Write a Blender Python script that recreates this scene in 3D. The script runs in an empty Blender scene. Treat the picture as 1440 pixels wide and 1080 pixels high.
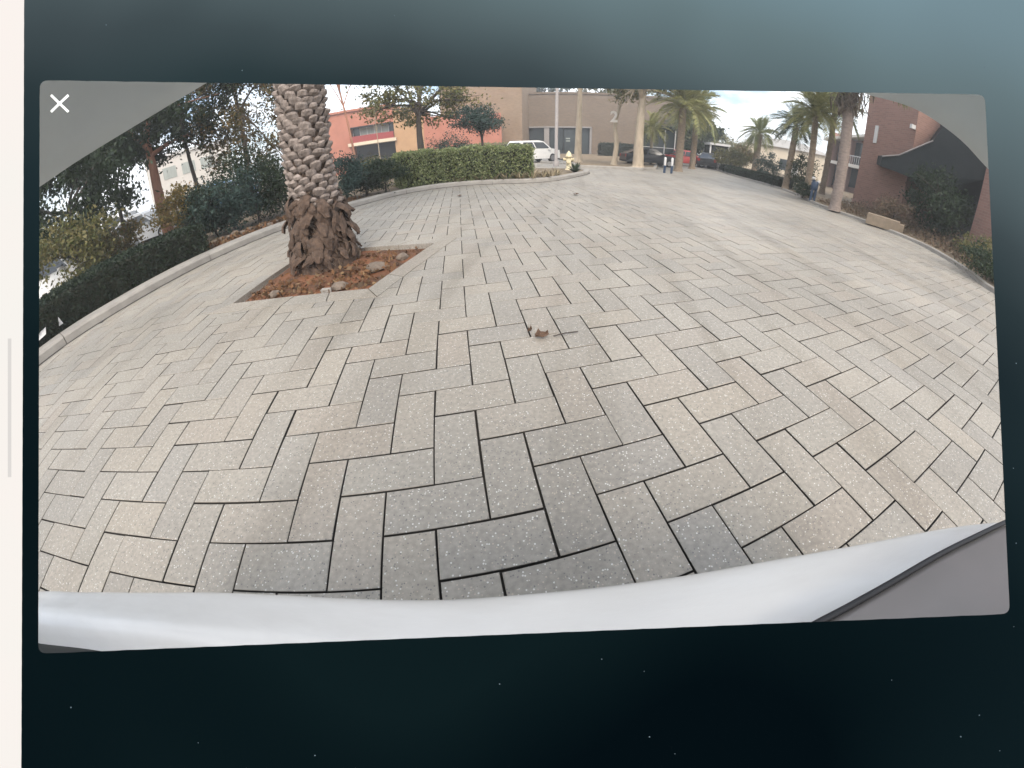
import bpy, bmesh, math, random
import numpy as np
from mathutils import Vector, Matrix

random.seed(7)
RNG = np.random.default_rng(11)
SC = bpy.context.scene
COL = SC.collection
R = math.radians

# ------------------------------------------------------------------ camera (wide fisheye, 1.1 m above the paving)
CAM_H = 1.1
LENS = (1.03987, -0.02294, -0.07657, 0.02648)      # angle off axis as a polynomial of r / 12.5 mm
PITCH, ROLL = 0.52025, 0.01251
PPX, PPY = 801.3, 461.4                             # optical centre in the 1440 x 1080 frame
_cp, _sp = math.cos(PITCH), math.sin(PITCH)
FWD = Vector((0, _cp, -_sp)); _rt = Vector((1, 0, 0)); _up = _rt.cross(FWD)
RIGHT = _rt * math.cos(ROLL) + _up * math.sin(ROLL)
UP = -_rt * math.sin(ROLL) + _up * math.cos(ROLL)
cam = bpy.data.cameras.new('camera'); cam_o = bpy.data.objects.new('camera', cam); COL.objects.link(cam_o)
SC.camera = cam_o
cam_o.matrix_world = Matrix(((RIGHT.x, UP.x, -FWD.x, 0), (RIGHT.y, UP.y, -FWD.y, 0), (RIGHT.z, UP.z, -FWD.z, CAM_H), (0, 0, 0, 1)))
cam.type = 'PANO'; cam.sensor_fit = 'HORIZONTAL'; cam.sensor_width = 36
cam.clip_start = 0.005; cam.clip_end = 3000
for tgt in (cam, getattr(cam, 'cycles', None)):
    try:
        tgt.panorama_type = 'FISHEYE_LENS_POLYNOMIAL'
        tgt.fisheye_fov = R(360)
        tgt.fisheye_polynomial_k0 = 0
        for i in range(4):
            setattr(tgt, 'fisheye_polynomial_k%d' % (i + 1), -LENS[i] / 12.5 ** (i + 1))
    except Exception:
        pass
cam.shift_x = -(PPX - 720) / 1440
cam.shift_y = (PPY - 540) / 1080

# ------------------------------------------------------------------ sky, sun, exposure
SUN_EL, SUN_AZ = 46, 163          # azimuth clockwise from +Y: the sun stands behind the car and to the right
w = bpy.data.worlds.new('World'); SC.world = w; w.use_nodes = True
nt = w.node_tree; nt.nodes.clear()
out = nt.nodes.new('ShaderNodeOutputWorld'); bg = nt.nodes.new('ShaderNodeBackground')
sky = nt.nodes.new('ShaderNodeTexSky'); sky.sky_type = 'NISHITA'; sky.sun_disc = False
sky.sun_elevation = R(SUN_EL); sky.sun_rotation = R(SUN_AZ)
sky.air_density = 1.0; sky.dust_density = 2.0
tc = nt.nodes.new('ShaderNodeTexCoord'); mp = nt.nodes.new('ShaderNodeMapping'); mp.inputs['Scale'].default_value = (1, 1, 2.6)
nz = nt.nodes.new('ShaderNodeTexNoise'); nz.inputs['Scale'].default_value = 3.1; nz.inputs['Detail'].default_value = 6; nz.inputs['Roughness'].default_value = .6
cr = nt.nodes.new('ShaderNodeValToRGB'); cr.color_ramp.elements[0].position = .40; cr.color_ramp.elements[1].position = .58
mx = nt.nodes.new('ShaderNodeMix'); mx.data_type = 'RGBA'; mx.inputs['B'].default_value = (9.6, 9.9, 10.3, 1)
L = nt.links.new
L(tc.outputs['Generated'], mp.inputs['Vector']); L(mp.outputs[0], nz.inputs['Vector']); L(nz.outputs['Fac'], cr.inputs['Fac'])
L(cr.outputs['Color'], mx.inputs['Factor']); L(sky.outputs[0], mx.inputs['A']); L(mx.outputs['Result'], bg.inputs['Color'])
bg.inputs['Strength'].default_value = 0.115
L(bg.outputs[0], out.inputs['Surface'])
sun = bpy.data.lights.new('sun', 'SUN'); sun.energy = 1.5; sun.angle = R(34); sun.color = (1, .90, .77)
sun_o = bpy.data.objects.new('sun', sun); COL.objects.link(sun_o)
_sd = Vector((math.sin(R(SUN_AZ)) * math.cos(R(SUN_EL)), math.cos(R(SUN_AZ)) * math.cos(R(SUN_EL)), math.sin(R(SUN_EL))))
sun_o.rotation_euler = _sd.to_track_quat('Z', 'Y').to_euler(); sun_o.location = _sd * 60
SC.view_settings.view_transform = 'Standard'; SC.view_settings.look = 'None'
SC.view_settings.gamma = 1; SC.view_settings.use_curve_mapping = False
SC.view_settings.exposure = 1.15

# ------------------------------------------------------------------ helpers
def pol(az, d, z=0.0):
    a = R(az); return Vector((d * math.sin(a), d * math.cos(a), z))

def srgb(r, g, b):
    f = lambda c: (c / 255 / 12.92) if c / 255 <= .04045 else ((c / 255 + .055) / 1.055) ** 2.4
    return (f(r), f(g), f(b))

def tag(o, label=None, cat=None, group=None, kind=None):
    if label: o['label'] = label
    if cat: o['category'] = cat
    if group: o['group'] = group
    if kind: o['kind'] = kind
    return o

def thing(name, label, cat, loc=(0, 0, 0), rz=0.0, group=None):
    o = bpy.data.objects.new(name, None); COL.objects.link(o)
    o.location = loc; o.rotation_euler = (0, 0, rz); o.empty_display_size = .1
    return tag(o, label, cat, group)

class MB:
    def __init__(s): s.v = []; s.f = []; s.uv = []; s.sm = []; s.mi = {}
    def face(s, pts, uv=None, smooth=False):
        n = len(s.v); s.v += [tuple(p) for p in pts]; s.f.append(tuple(range(n, n + len(pts))))
        s.uv.append(uv or [(0, 0)] * len(pts)); s.sm.append(smooth)
    def box(s, x0, x1, y0, y1, z0, z1, M=None):
        P = lambda x, y, z: (M @ Vector((x, y, z))) if M else Vector((x, y, z))
        def q(pts, ax):
            uv = [(p[0], p[2]) if ax == 'y' else (p[1], p[2]) if ax == 'x' else (p[0], p[1]) for p in pts]
            s.face([P(*p) for p in pts], uv)
        q([(x0, y0, z0), (x1, y0, z0), (x1, y0, z1), (x0, y0, z1)], 'y')
        q([(x1, y1, z0), (x0, y1, z0), (x0, y1, z1), (x1, y1, z1)], 'y')
        q([(x0, y1, z0), (x0, y0, z0), (x0, y0, z1), (x0, y1, z1)], 'x')
        q([(x1, y0, z0), (x1, y1, z0), (x1, y1, z1), (x1, y0, z1)], 'x')
        q([(x0, y0, z1), (x1, y0, z1), (x1, y1, z1), (x0, y1, z1)], 'z')
        q([(x0, y1, z0), (x1, y1, z0), (x1, y0, z0), (x0, y0, z0)], 'z')
        return s
    def prism(s, poly, z0, z1, bevel=0.0, side=0):
        n = len(poly)
        c = Vector((sum(p[0] for p in poly) / n, sum(p[1] for p in poly) / n))
        top = poly
        if bevel:
            top = []
            for p in poly:
                d = Vector((p[0], p[1])) - c
                l = d.length
                k = max(0, (l - bevel * 1.41) / l) if l > 1e-6 else 1
                top.append((c.x + d.x * k, c.y + d.y * k))
            zb = z1 - bevel * .8
            for i in range(n):
                j = (i + 1) % n
                s.face([(*poly[i], zb), (*poly[j], zb), (*top[j], z1), (*top[i], z1)], None)
        else: zb = z1
        s.face([(*p, z1) for p in top], [(p[0], p[1]) for p in top])
        for i in range(n):
            j = (i + 1) % n
            l = math.hypot(poly[j][0] - poly[i][0], poly[j][1] - poly[i][1])
            s.face([(*poly[i], z0), (*poly[j], z0), (*poly[j], zb), (*poly[i], zb)], [(0, z0), (l, z0), (l, zb), (0, zb)])
            if side: s.mi[len(s.f) - 1] = side
        return s
    def tube(s, pts, rad, n=8, cap=True, jit=0.0):
        pts = [Vector(p) for p in pts]
        if not hasattr(rad, '__len__'): rad = [rad] * len(pts)
        rings = []; ref = None; vl = 0
        for i, p in enumerate(pts):
            t = (pts[min(i + 1, len(pts) - 1)] - pts[max(i - 1, 0)]).normalized()
            if ref is None or abs(ref.dot(t)) > .95: ref = Vector((1, 0, 0)) if abs(t.x) < .8 else Vector((0, 1, 0))
            a = (ref - t * ref.dot(t)).normalized(); b = t.cross(a); ref = a
            rr = [rad[i] * (1 + random.uniform(-jit, jit)) for _ in range(n)]
            rings.append([p + (a * math.cos(k * 2 * math.pi / n) + b * math.sin(k * 2 * math.pi / n)) * rr[k] for k in range(n)])
        base = len(s.v)
        for rg in rings: s.v += [tuple(q) for q in rg]
        for i in range(len(rings) - 1):
            for k in range(n):
                k2 = (k + 1) % n
                s.f.append((base + i * n + k, base + i * n + k2, base + (i + 1) * n + k2, base + (i + 1) * n + k))
                s.uv.append([(k / n, i), ((k + 1) / n, i), ((k + 1) / n, i + 1), (k / n, i + 1)]); s.sm.append(True)
        if cap:
            for rg, rev in ((rings[0], True), (rings[-1], False)):
                s.face(list(reversed(rg)) if rev else rg)
        return s
    def lathe(s, prof, n=16, o=(0, 0, 0)):
        o = Vector(o)
        rings = [[o + Vector((r * math.cos(k * 2 * math.pi / n), r * math.sin(k * 2 * math.pi / n), z)) for k in range(n)] for r, z in prof]
        base = len(s.v)
        for rg in rings: s.v += [tuple(q) for q in rg]
        for i in range(len(rings) - 1):
            for k in range(n):
                k2 = (k + 1) % n
                s.f.append((base + i * n + k, base + i * n + k2, base + (i + 1) * n + k2, base + (i + 1) * n + k)); s.uv.append([(0, 0)] * 4); s.sm.append(True)
        s.face(list(reversed(rings[0]))); s.face(rings[-1])
        return s
    def loft(s, rows, smooth=True, closed=False):
        base = len(s.v); n = len(rows[0])
        for r in rows: s.v += [tuple(p) for p in r]
        for i in range(len(rows) - 1):
            for k in range(n if closed else n - 1):
                k2 = (k + 1) % n
                s.f.append((base + i * n + k, base + i * n + k2, base + (i + 1) * n + k2, base + (i + 1) * n + k)); s.uv.append([(0, 0)] * 4); s.sm.append(smooth)
        return s
    def mesh(s, name, mat=None):
        me = bpy.data.meshes.new(name); me.from_pydata(s.v, [], s.f)
        uvl = me.uv_layers.new(name='UVMap')
        flat = np.array([c for f in s.uv for p in f for c in p], dtype=np.float32)
        uvl.data.foreach_set('uv', flat)
        me.polygons.foreach_set('use_smooth', np.array(s.sm, dtype=bool))
        for q in (mat if isinstance(mat, (list, tuple)) else [mat]):
            if q: me.materials.append(q)
        for i, k in s.mi.items(): me.polygons[i].material_index = k
        me.update(); return me
    def build(s, name, mat, parent=None, **kw):
        return link(name, s.mesh(name, mat), parent, **kw)

def link(name, me, parent=None, loc=None, rot=None, scale=None, kind=None, label=None):
    o = bpy.data.objects.new(name, me); COL.objects.link(o)
    if parent: o.parent = parent
    if loc is not None: o.location = loc
    if rot is not None: o.rotation_euler = rot
    if scale is not None: o.scale = scale
    tag(o, label, None, None, kind)
    return o

def quads(name, V, mat, smooth=False):
    """V: (N,4,3) array of loose quads -> mesh"""
    V = np.asarray(V, dtype=np.float32); n = len(V)
    me = bpy.data.meshes.new(name)
    me.vertices.add(n * 4); me.vertices.foreach_set('co', V.reshape(-1))
    me.loops.add(n * 4); me.loops.foreach_set('vertex_index', np.arange(n * 4, dtype=np.int32))
    me.polygons.add(n); me.polygons.foreach_set('loop_start', np.arange(0, n * 4, 4, dtype=np.int32))
    me.polygons.foreach_set('loop_total', np.full(n, 4, dtype=np.int32))
    me.materials.append(mat); me.update(calc_edges=True); me.validate()
    return me

def leaf_quads(C, size, asp=.45, droop=0.0, var=.4):
    n = len(C)
    d = RNG.normal(size=(n, 3)); d[:, 2] -= droop; d /= np.linalg.norm(d, axis=1)[:, None]
    e = RNG.normal(size=(n, 3)); e -= d * (d * e).sum(1)[:, None]; e /= np.linalg.norm(e, axis=1)[:, None]
    s = size * (1 + var * RNG.uniform(-1, 1, n))[:, None]
    nn = np.cross(d, e)
    return np.stack([C - d * s * .5, C + e * s * asp * .5 + nn * s * .08, C + d * s * .5, C - e * s * asp * .5 + nn * s * .08], 1)

# ------------------------------------------------------------------ materials
def _m(name):
    m = bpy.data.materials.new(name); m.use_nodes = True
    return m, m.node_tree, m.node_tree.nodes['Principled BSDF']

def mat(name, c1, c2=None, scale=6.0, rough=.8, bump=0.0, bscale=None, metallic=0.0, spec=.4, detail=6, coords='Object', stretch=(1, 1, 1)):
    m, t, b = _m(name)
    b.inputs['Roughness'].default_value = rough; b.inputs['Metallic'].default_value = metallic
    b.inputs['Specular IOR Level'].default_value = spec
    if c2 is None:
        c2 = tuple(x * .86 for x in c1)
    tcn = t.nodes.new('ShaderNodeTexCoord'); mpn = t.nodes.new('ShaderNodeMapping'); mpn.inputs['Scale'].default_value = stretch
    n = t.nodes.new('ShaderNodeTexNoise'); n.inputs['Scale'].default_value = scale; n.inputs['Detail'].default_value = detail; n.inputs['Roughness'].default_value = .65
    r = t.nodes.new('ShaderNodeValToRGB'); r.color_ramp.elements[0].color = (*c1, 1); r.color_ramp.elements[1].color = (*c2, 1)
    r.color_ramp.elements[0].position = .35; r.color_ramp.elements[1].position = .65
    t.links.new(tcn.outputs[coords], mpn.inputs[0]); t.links.new(mpn.outputs[0], n.inputs['Vector']); t.links.new(n.outputs['Fac'], r.inputs[0]); t.links.new(r.outputs[0], b.inputs['Base Color'])
    if bump:
        n2 = t.nodes.new('ShaderNodeTexNoise'); n2.inputs['Scale'].default_value = bscale or scale * 4; n2.inputs['Detail'].default_value = 5
        t.links.new(mpn.outputs[0], n2.inputs['Vector'])
        bp = t.nodes.new('ShaderNodeBump'); bp.inputs['Strength'].default_value = bump; bp.inputs['Distance'].default_value = .02
        t.links.new(n2.outputs['Fac'], bp.inputs['Height']); t.links.new(bp.outputs[0], b.inputs['Normal'])
    return m

def leafmat(name, cols, rough=.55, trans=.25):
    m, t, b = _m(name)
    g = t.nodes.new('ShaderNodeNewGeometry'); r = t.nodes.new('ShaderNodeValToRGB')
    els = r.color_ramp.elements
    while len(els) < len(cols): els.new(.5)
    for i, c in enumerate(cols):
        els[i].position = i / max(1, len(cols) - 1); els[i].color = (*c, 1)
    t.links.new(g.outputs['Random Per Island'], r.inputs[0]); t.links.new(r.outputs[0], b.inputs['Base Color'])
    b.inputs['Roughness'].default_value = rough; b.inputs['Specular IOR Level'].default_value = .3
    if trans:
        tr = t.nodes.new('ShaderNodeBsdfTranslucent'); mixs = t.nodes.new('ShaderNodeMixShader'); mixs.inputs[0].default_value = trans
        t.links.new(r.outputs[0], tr.inputs[0]); t.links.new(b.outputs[0], mixs.inputs[1]); t.links.new(tr.outputs[0], mixs.inputs[2])
        t.links.new(mixs.outputs[0], t.nodes['Material Output'].inputs[0])
    return m

def paver_mat():
    m, t, b = _m('exposed_aggregate_paver')
    N = t.nodes.new; K = t.links.new
    g = N('ShaderNodeNewGeometry'); oi = N('ShaderNodeObjectInfo'); tcn = N('ShaderNodeTexCoord')
    add = N('ShaderNodeMath'); add.operation = 'ADD'; K(g.outputs['Random Per Island'], add.inputs[0]); K(oi.outputs['Random'], add.inputs[1])
    fr = N('ShaderNodeMath'); fr.operation = 'FRACT'; K(add.outputs[0], fr.inputs[0])
    ramp = N('ShaderNodeValToRGB'); e = ramp.color_ramp.elements
    cols = [(.270, .252, .226), (.300, .280, .247), (.318, .288, .246), (.284, .266, .238), (.320, .297, .261), (.302, .270, .232), (.277, .262, .238)]
    while len(e) < len(cols): e.new(.5)
    for i, c in enumerate(cols): e[i].position = i / (len(cols) - 1); e[i].color = (*c, 1)
    K(fr.outputs[0], ramp.inputs[0])
    # world position keeps the aggregate from repeating on pieces that share a mesh
    def noise(sc, det=3):
        n = N('ShaderNodeTexNoise'); n.inputs['Scale'].default_value = sc; n.inputs['Detail'].default_value = det; K(g.outputs['Position'], n.inputs['Vector']); return n
    n1 = noise(.55, 7); n2 = noise(48, 5)
    mixA = N('ShaderNodeMix'); mixA.data_type = 'RGBA'; mixA.blend_type = 'MULTIPLY'; mixA.inputs['Factor'].default_value = 1
    rg = N('ShaderNodeValToRGB'); rg.color_ramp.elements[0].position = .3; rg.color_ramp.elements[1].position = .72
    rg.color_ramp.elements[0].color = (.80, .79, .77, 1); rg.color_ramp.elements[1].color = (1.12, 1.1, 1.07, 1)
    K(n1.outputs['Fac'], rg.inputs[0]); K(ramp.outputs[0], mixA.inputs['A']); K(rg.outputs[0], mixA.inputs['B'])
    mixB = N('ShaderNodeMix'); mixB.data_type = 'RGBA'; mixB.blend_type = 'MULTIPLY'; mixB.inputs['Factor'].default_value = 1
    rg2 = N('ShaderNodeValToRGB'); rg2.color_ramp.elements[0].position = .34; rg2.color_ramp.elements[1].position = .68
    rg2.color_ramp.elements[0].color = (.84, .84, .84, 1); rg2.color_ramp.elements[1].color = (1.1, 1.1, 1.09, 1)
    K(n2.outputs['Fac'], rg2.inputs[0]); K(mixA.outputs['Result'], mixB.inputs['A']); K(rg2.outputs[0], mixB.inputs['B'])
    mpt = N('ShaderNodeMapping'); mpt.inputs['Scale'].default_value = (2.6, .16, 1); mpt.inputs['Rotation'].default_value = (0, 0, -.25); K(g.outputs['Position'], mpt.inputs[0])
    nt_ = N('ShaderNodeTexNoise'); nt_.inputs['Scale'].default_value = 1.0; nt_.inputs['Detail'].default_value = 4; K(mpt.outputs[0], nt_.inputs['Vector'])
    rt_ = N('ShaderNodeValToRGB'); rt_.color_ramp.elements[0].position = .33; rt_.color_ramp.elements[1].position = .5; rt_.color_ramp.elements[0].color = (.82, .81, .79, 1); rt_.color_ramp.elements[1].color = (1, 1, 1, 1); K(nt_.outputs['Fac'], rt_.inputs[0])
    mixC = N('ShaderNodeMix'); mixC.data_type = 'RGBA'; mixC.blend_type = 'MULTIPLY'; mixC.inputs['Factor'].default_value = 1
    K(mixB.outputs['Result'], mixC.inputs['A']); K(rt_.outputs[0], mixC.inputs['B'])
    mixB = mixC
    nsp = noise(3.2, 2); rsp = N('ShaderNodeValToRGB'); rsp.color_ramp.elements[0].position = .72; rsp.color_ramp.elements[1].position = .78; rsp.color_ramp.elements[0].color = (1, 1, 1, 1); rsp.color_ramp.elements[1].color = (.80, .78, .75, 1); K(nsp.outputs['Fac'], rsp.inputs[0])
    mixD = N('ShaderNodeMix'); mixD.data_type = 'RGBA'; mixD.blend_type = 'MULTIPLY'; mixD.inputs['Factor'].default_value = 1
    K(mixC.outputs['Result'], mixD.inputs['A']); K(rsp.outputs[0], mixD.inputs['B']); mixB = mixD
    # stone chips
    v = N('ShaderNodeTexVoronoi'); v.inputs['Scale'].default_value = 135; K(g.outputs['Position'], v.inputs['Vector'])
    sep = N('ShaderNodeSeparateColor'); K(v.outputs['Color'], sep.inputs[0])
    def mask(lo, hi):
        r = N('ShaderNodeValToRGB'); r.color_ramp.interpolation = 'CONSTANT'
        r.color_ramp.elements[0].color = (0, 0, 0, 1); r.color_ramp.elements[1].position = lo; r.color_ramp.elements[1].color = (1, 1, 1, 1)
        if hi < 1: x = r.color_ramp.elements.new(hi); x.color = (0, 0, 0, 1)
        K(sep.outputs[0], r.inputs[0]); return r
    near = N('ShaderNodeMath'); near.operation = 'LESS_THAN'; near.inputs[1].default_value = .42; K(v.outputs['Distance'], near.inputs[0])
    def layer(prev, lo, hi, col, fac):
        mk = mask(lo, hi); mm = N('ShaderNodeMath'); mm.operation = 'MULTIPLY'; K(mk.outputs[0], mm.inputs[0]); K(near.outputs[0], mm.inputs[1])
        m2 = N('ShaderNodeMath'); m2.operation = 'MULTIPLY'; m2.inputs[1].default_value = fac; K(mm.outputs[0], m2.inputs[0])
        mi = N('ShaderNodeMix'); mi.data_type = 'RGBA'; mi.inputs['B'].default_value = (*col, 1); K(m2.outputs[0], mi.inputs['Factor']); K(prev, mi.inputs['A']); return mi.outputs['Result']
    c = layer(mixB.outputs['Result'], .935, 1.0, (.60, .59, .55), .75)
    c = layer(c, .02, .10, (.10, .10, .10), .7)
    c = layer(c, .55, .64, (.42, .36, .29), .6)
    K(c, b.inputs['Base Color'])
    b.inputs['Roughness'].default_value = .62; b.inputs['Specular IOR Level'].default_value = .45
    n3 = noise(160, 3); bp = N('ShaderNodeBump'); bp.inputs['Strength'].default_value = .35; bp.inputs['Distance'].default_value = .004
    K(n3.outputs['Fac'], bp.inputs['Height']); K(bp.outputs[0], b.inputs['Normal'])
    return m

def brick_mat(name, c1, c2, mortar, sc=1.0):
    m, t, b = _m(name); N = t.nodes.new; K = t.links.new
    uv = N('ShaderNodeUVMap'); br = N('ShaderNodeTexBrick')
    br.inputs['Color1'].default_value = (*c1, 1); br.inputs['Color2'].default_value = (*c2, 1); br.inputs['Mortar'].default_value = (*mortar, 1)
    br.inputs['Scale'].default_value = 1; br.inputs['Brick Width'].default_value = .30 * sc; br.inputs['Row Height'].default_value = .10 * sc; br.inputs['Mortar Size'].default_value = .008 * sc
    K(uv.outputs[0], br.inputs['Vector'])
    n = N('ShaderNodeTexNoise'); n.inputs['Scale'].default_value = .9; n.inputs['Detail'].default_value = 6; K(uv.outputs[0], n.inputs['Vector'])
    rr = N('ShaderNodeValToRGB'); rr.color_ramp.elements[0].color = (.78, .78, .78, 1); rr.color_ramp.elements[1].color = (1.1, 1.1, 1.1, 1)
    K(n.outputs['Fac'], rr.inputs[0]); mi = N('ShaderNodeMix'); mi.data_type = 'RGBA'; mi.blend_type = 'MULTIPLY'; mi.inputs['Factor'].default_value = 1
    K(br.outputs['Color'], mi.inputs['A']); K(rr.outputs[0], mi.inputs['B']); K(mi.outputs['Result'], b.inputs['Base Color'])
    b.inputs['Roughness'].default_value = .85
    bp = N('ShaderNodeBump'); bp.inputs['Strength'].default_value = .4; bp.inputs['Distance'].default_value = .01; K(br.outputs['Fac'], bp.inputs['Height']); bp.invert = True; K(bp.outputs[0], b.inputs['Normal'])
    return m

def emis(name, c, s=1.0):
    m, t, b = _m(name)
    b.inputs['Base Color'].default_value = (*c, 1); b.inputs['Emission Color'].default_value = (*c, 1); b.inputs['Emission Strength'].default_value = s
    b.inputs['Roughness'].default_value = .4
    return m

M = {}
M['paver'] = paver_mat()
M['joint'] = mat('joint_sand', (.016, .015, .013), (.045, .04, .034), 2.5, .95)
M['joint_pale'] = mat('washed_out_joint', (.15, .135, .115), (.07, .063, .054), 1.2, .95)  # paler joint colour imitates the washed-out look of distant paving
M['road'] = mat('road_concrete', (.30, .28, .25), (.25, .235, .21), 1.2, .8, .2, 30)
M['earth'] = mat('bare_earth', (.12, .09, .06), (.20, .155, .10), 2.5, .95, .6, 14)
M['dryearth'] = mat('dry_earth', (.25, .19, .12), (.17, .125, .08), 1.8, .95, .6, 12)
M['mulch'] = mat('red_mulch', (.22, .09, .042), (.055, .036, .024), 3.2, .95, .8, 40)
M['kerb'] = mat('kerb_concrete', (.34, .315, .28), (.26, .24, .215), 3.5, .85, .3, 60)
M['white_paint'] = mat('white_car_paint', (.75, .74, .715), (.71, .70, .68), 3, .3, spec=.5)
M['bumper'] = mat('dusty_white_bumper', (.60, .59, .57), (.53, .515, .49), 5, .24, .04, 60, spec=.5, stretch=(1, .35, 1))
M['grey_panel'] = mat('grey_panel_tone', (.17, .155, .15), (.15, .14, .135), 4, .35)  # darker grey for the right-hand tailgate panel
M['black_trim'] = mat('black_rubber_trim', (.012, .012, .014), None, 5, .6)
M['hood'] = mat('grey_hood_plastic', (.62, .64, .615), (.57, .59, .57), 20, .7)
M['dark_hood'] = mat('dark_hood_plastic', (.03, .035, .035), None, 20, .7)
M['glass'] = mat('dark_window_glass', (.018, .026, .028), (.03, .04, .042), 1.5, .12, spec=.6)
M['carglass'] = mat('car_window_glass', (.012, .015, .018), None, 3, .08, spec=.6)
M['tyre'] = mat('tyre_rubber', (.015, .015, .016), None, 8, .85)
M['rim'] = mat('alloy_rim', (.45, .45, .46), None, 8, .35, metallic=.8)
M['red_lamp'] = mat('red_lamp_plastic', (.35, .01, .01), None, 8, .3)
M['clear_lamp'] = mat('clear_lamp_plastic', (.6, .6, .6), None, 8, .15)
M['bark_grey'] = mat('grey_bark', (.16, .13, .10), (.09, .07, .055), 9, .9, .7, 30, stretch=(1, 1, .25))
M['bark_dark'] = mat('dark_bark', (.045, .035, .03), (.075, .06, .05), 9, .9, .7, 30, stretch=(1, 1, .25))
M['bark_red'] = mat('reddish_bark', (.42, .21, .14), (.28, .145, .10), 8, .9, .7, 30, stretch=(1, 1, .3))
M['bark_pale'] = mat('pale_bark', (.46, .38, .28), (.33, .27, .20), 6, .85, .5, 24, stretch=(1, 1, .3))
M['bark_pink'] = mat('pinkish_grey_bark', (.27, .215, .185), (.18, .145, .125), 7, .9, .8, 20, stretch=(1, 1, 2.5))
M['bark_tan'] = mat('palm_bark', (.27, .21, .15), (.17, .13, .095), 7, .9, .8, 20, stretch=(1, 1, 2.5))
M['boot'] = mat('palm_leaf_base', (.36, .30, .265), (.17, .14, .12), 13, .9, .7, 40, stretch=(1, 1, .4))
M['flap'] = mat('palm_dry_flap', (.125, .082, .058), (.045, .03, .022), 9, .9, .8, 34)
M['terra'] = mat('terracotta_render', (.44, .175, .115), (.36, .14, .092), .9, .85, .2, 20)
M['ochre'] = mat('ochre_render', (.46, .28, .15), (.39, .235, .125), .9, .85, .2, 20)
M['maroon'] = mat('maroon_panel', (.30, .05, .045), None, 3, .6)
M['pale'] = mat('pale_render', (.62, .58, .52), (.55, .51, .46), 1, .8)
M['cream'] = mat('cream_render', (.66, .57, .43), (.60, .51, .385), .8, .8)
M['roofing'] = mat('pale_roofing', (.62, .61, .59), (.54, .53, .51), 1, .7)
M['blind'] = mat('pale_window_blind', (.36, .38, .34), (.27, .29, .26), 2.5, .6, stretch=(4, 4, .3))
M['brick_tan'] = brick_mat('tan_brick', (.19, .135, .088), (.145, .103, .07), (.20, .16, .125))
M['brick_tan2'] = brick_mat('light_tan_brick', (.28, .19, .115), (.23, .155, .095), (.27, .21, .155))
M['brick_pink'] = brick_mat('pink_brown_brick', (.30, .165, .13), (.24, .135, .105), (.29, .20, .165), .75)
M['slate'] = mat('dark_slate_fascia', (.014, .019, .021), (.022, .027, .029), 2, .7, spec=.2)
M['metal_white'] = mat('white_painted_metal', (.62, .60, .58), (.54, .53, .52), 6, .5)
M['pole'] = mat('greyed_pole_paint', (.30, .27, .255), (.24, .22, .21), 6, .6)
M['blue_paint'] = mat('dark_blue_paint', (.03, .055, .10), None, 8, .5)
M['yellow_paint'] = mat('pale_yellow_paint', (.70, .62, .42), (.60, .52, .34), 9, .6)
M['beige_block'] = mat('beige_wall_block', (.27, .21, .15), (.20, .155, .11), 5, .9, .5, 30)
M['stone'] = mat('planter_stone', (.20, .155, .12), (.12, .095, .075), 14, .9, .5, 50)
M['deadleaf'] = leafmat('dead_leaves', [(.12, .06, .03), (.20, .10, .045), (.07, .045, .028), (.26, .17, .09)], .8, .1)
M['brownleaf'] = mat('brown_dry_leaf', (.075, .045, .03), (.13, .075, .045), 40, .8)
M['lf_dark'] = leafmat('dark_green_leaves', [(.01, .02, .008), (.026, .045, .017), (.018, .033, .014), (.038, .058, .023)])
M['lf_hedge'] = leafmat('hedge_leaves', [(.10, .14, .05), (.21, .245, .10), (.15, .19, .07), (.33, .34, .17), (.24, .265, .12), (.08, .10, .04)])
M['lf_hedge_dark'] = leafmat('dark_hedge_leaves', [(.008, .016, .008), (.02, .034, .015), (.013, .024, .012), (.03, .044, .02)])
M['lf_blue'] = leafmat('blue_green_leaves', [(.022, .045, .04), (.045, .08, .065), (.03, .055, .045), (.06, .10, .08)])
M['lf_olive'] = leafmat('olive_leaves', [(.09, .10, .03), (.16, .15, .05), (.06, .075, .025), (.24, .20, .08), (.11, .10, .035)])
M['lf_brown'] = leafmat('turning_leaves', [(.08, .075, .03), (.15, .11, .04), (.05, .06, .022), (.22, .14, .05), (.06, .05, .025)])
M['lf_gold'] = leafmat('golden_leaves', [(.30, .20, .05), (.20, .15, .04), (.14, .13, .04), (.36, .22, .07)])
M['lf_pale'] = leafmat('pale_leaves', [(.19, .20, .10), (.27, .26, .14), (.14, .15, .07), (.33, .30, .18)])
M['lf_rust'] = leafmat('rusty_ground_leaves', [(.17, .11, .075), (.11, .08, .055), (.20, .14, .09), (.08, .075, .045)])
M['frond'] = leafmat('palm_frond_green', [(.13, .16, .06), (.20, .225, .09), (.27, .28, .13), (.16, .18, .065)], .5, .3)
M['frond_gold'] = leafmat('palm_frond_yellow', [(.32, .31, .13), (.25, .26, .10), (.40, .37, .18), (.19, .21, .08)], .5, .3)
M['frond_dark'] = leafmat('palm_frond_dark', [(.045, .065, .04), (.07, .09, .05), (.10, .11, .06)], .5, .25)
M['dryfrond'] = leafmat('dry_blades', [(.30, .24, .15), (.22, .17, .10), (.38, .32, .22), (.16, .15, .07)], .7, .15)
M['fibre'] = leafmat('palm_fibre', [(.05, .034, .025), (.12, .085, .06), (.20, .15, .11), (.08, .06, .05)], .9, .1)
M['core'] = mat('hedge_twigs', (.02, .022, .012), (.03, .03, .016), 9, .95)

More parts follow.
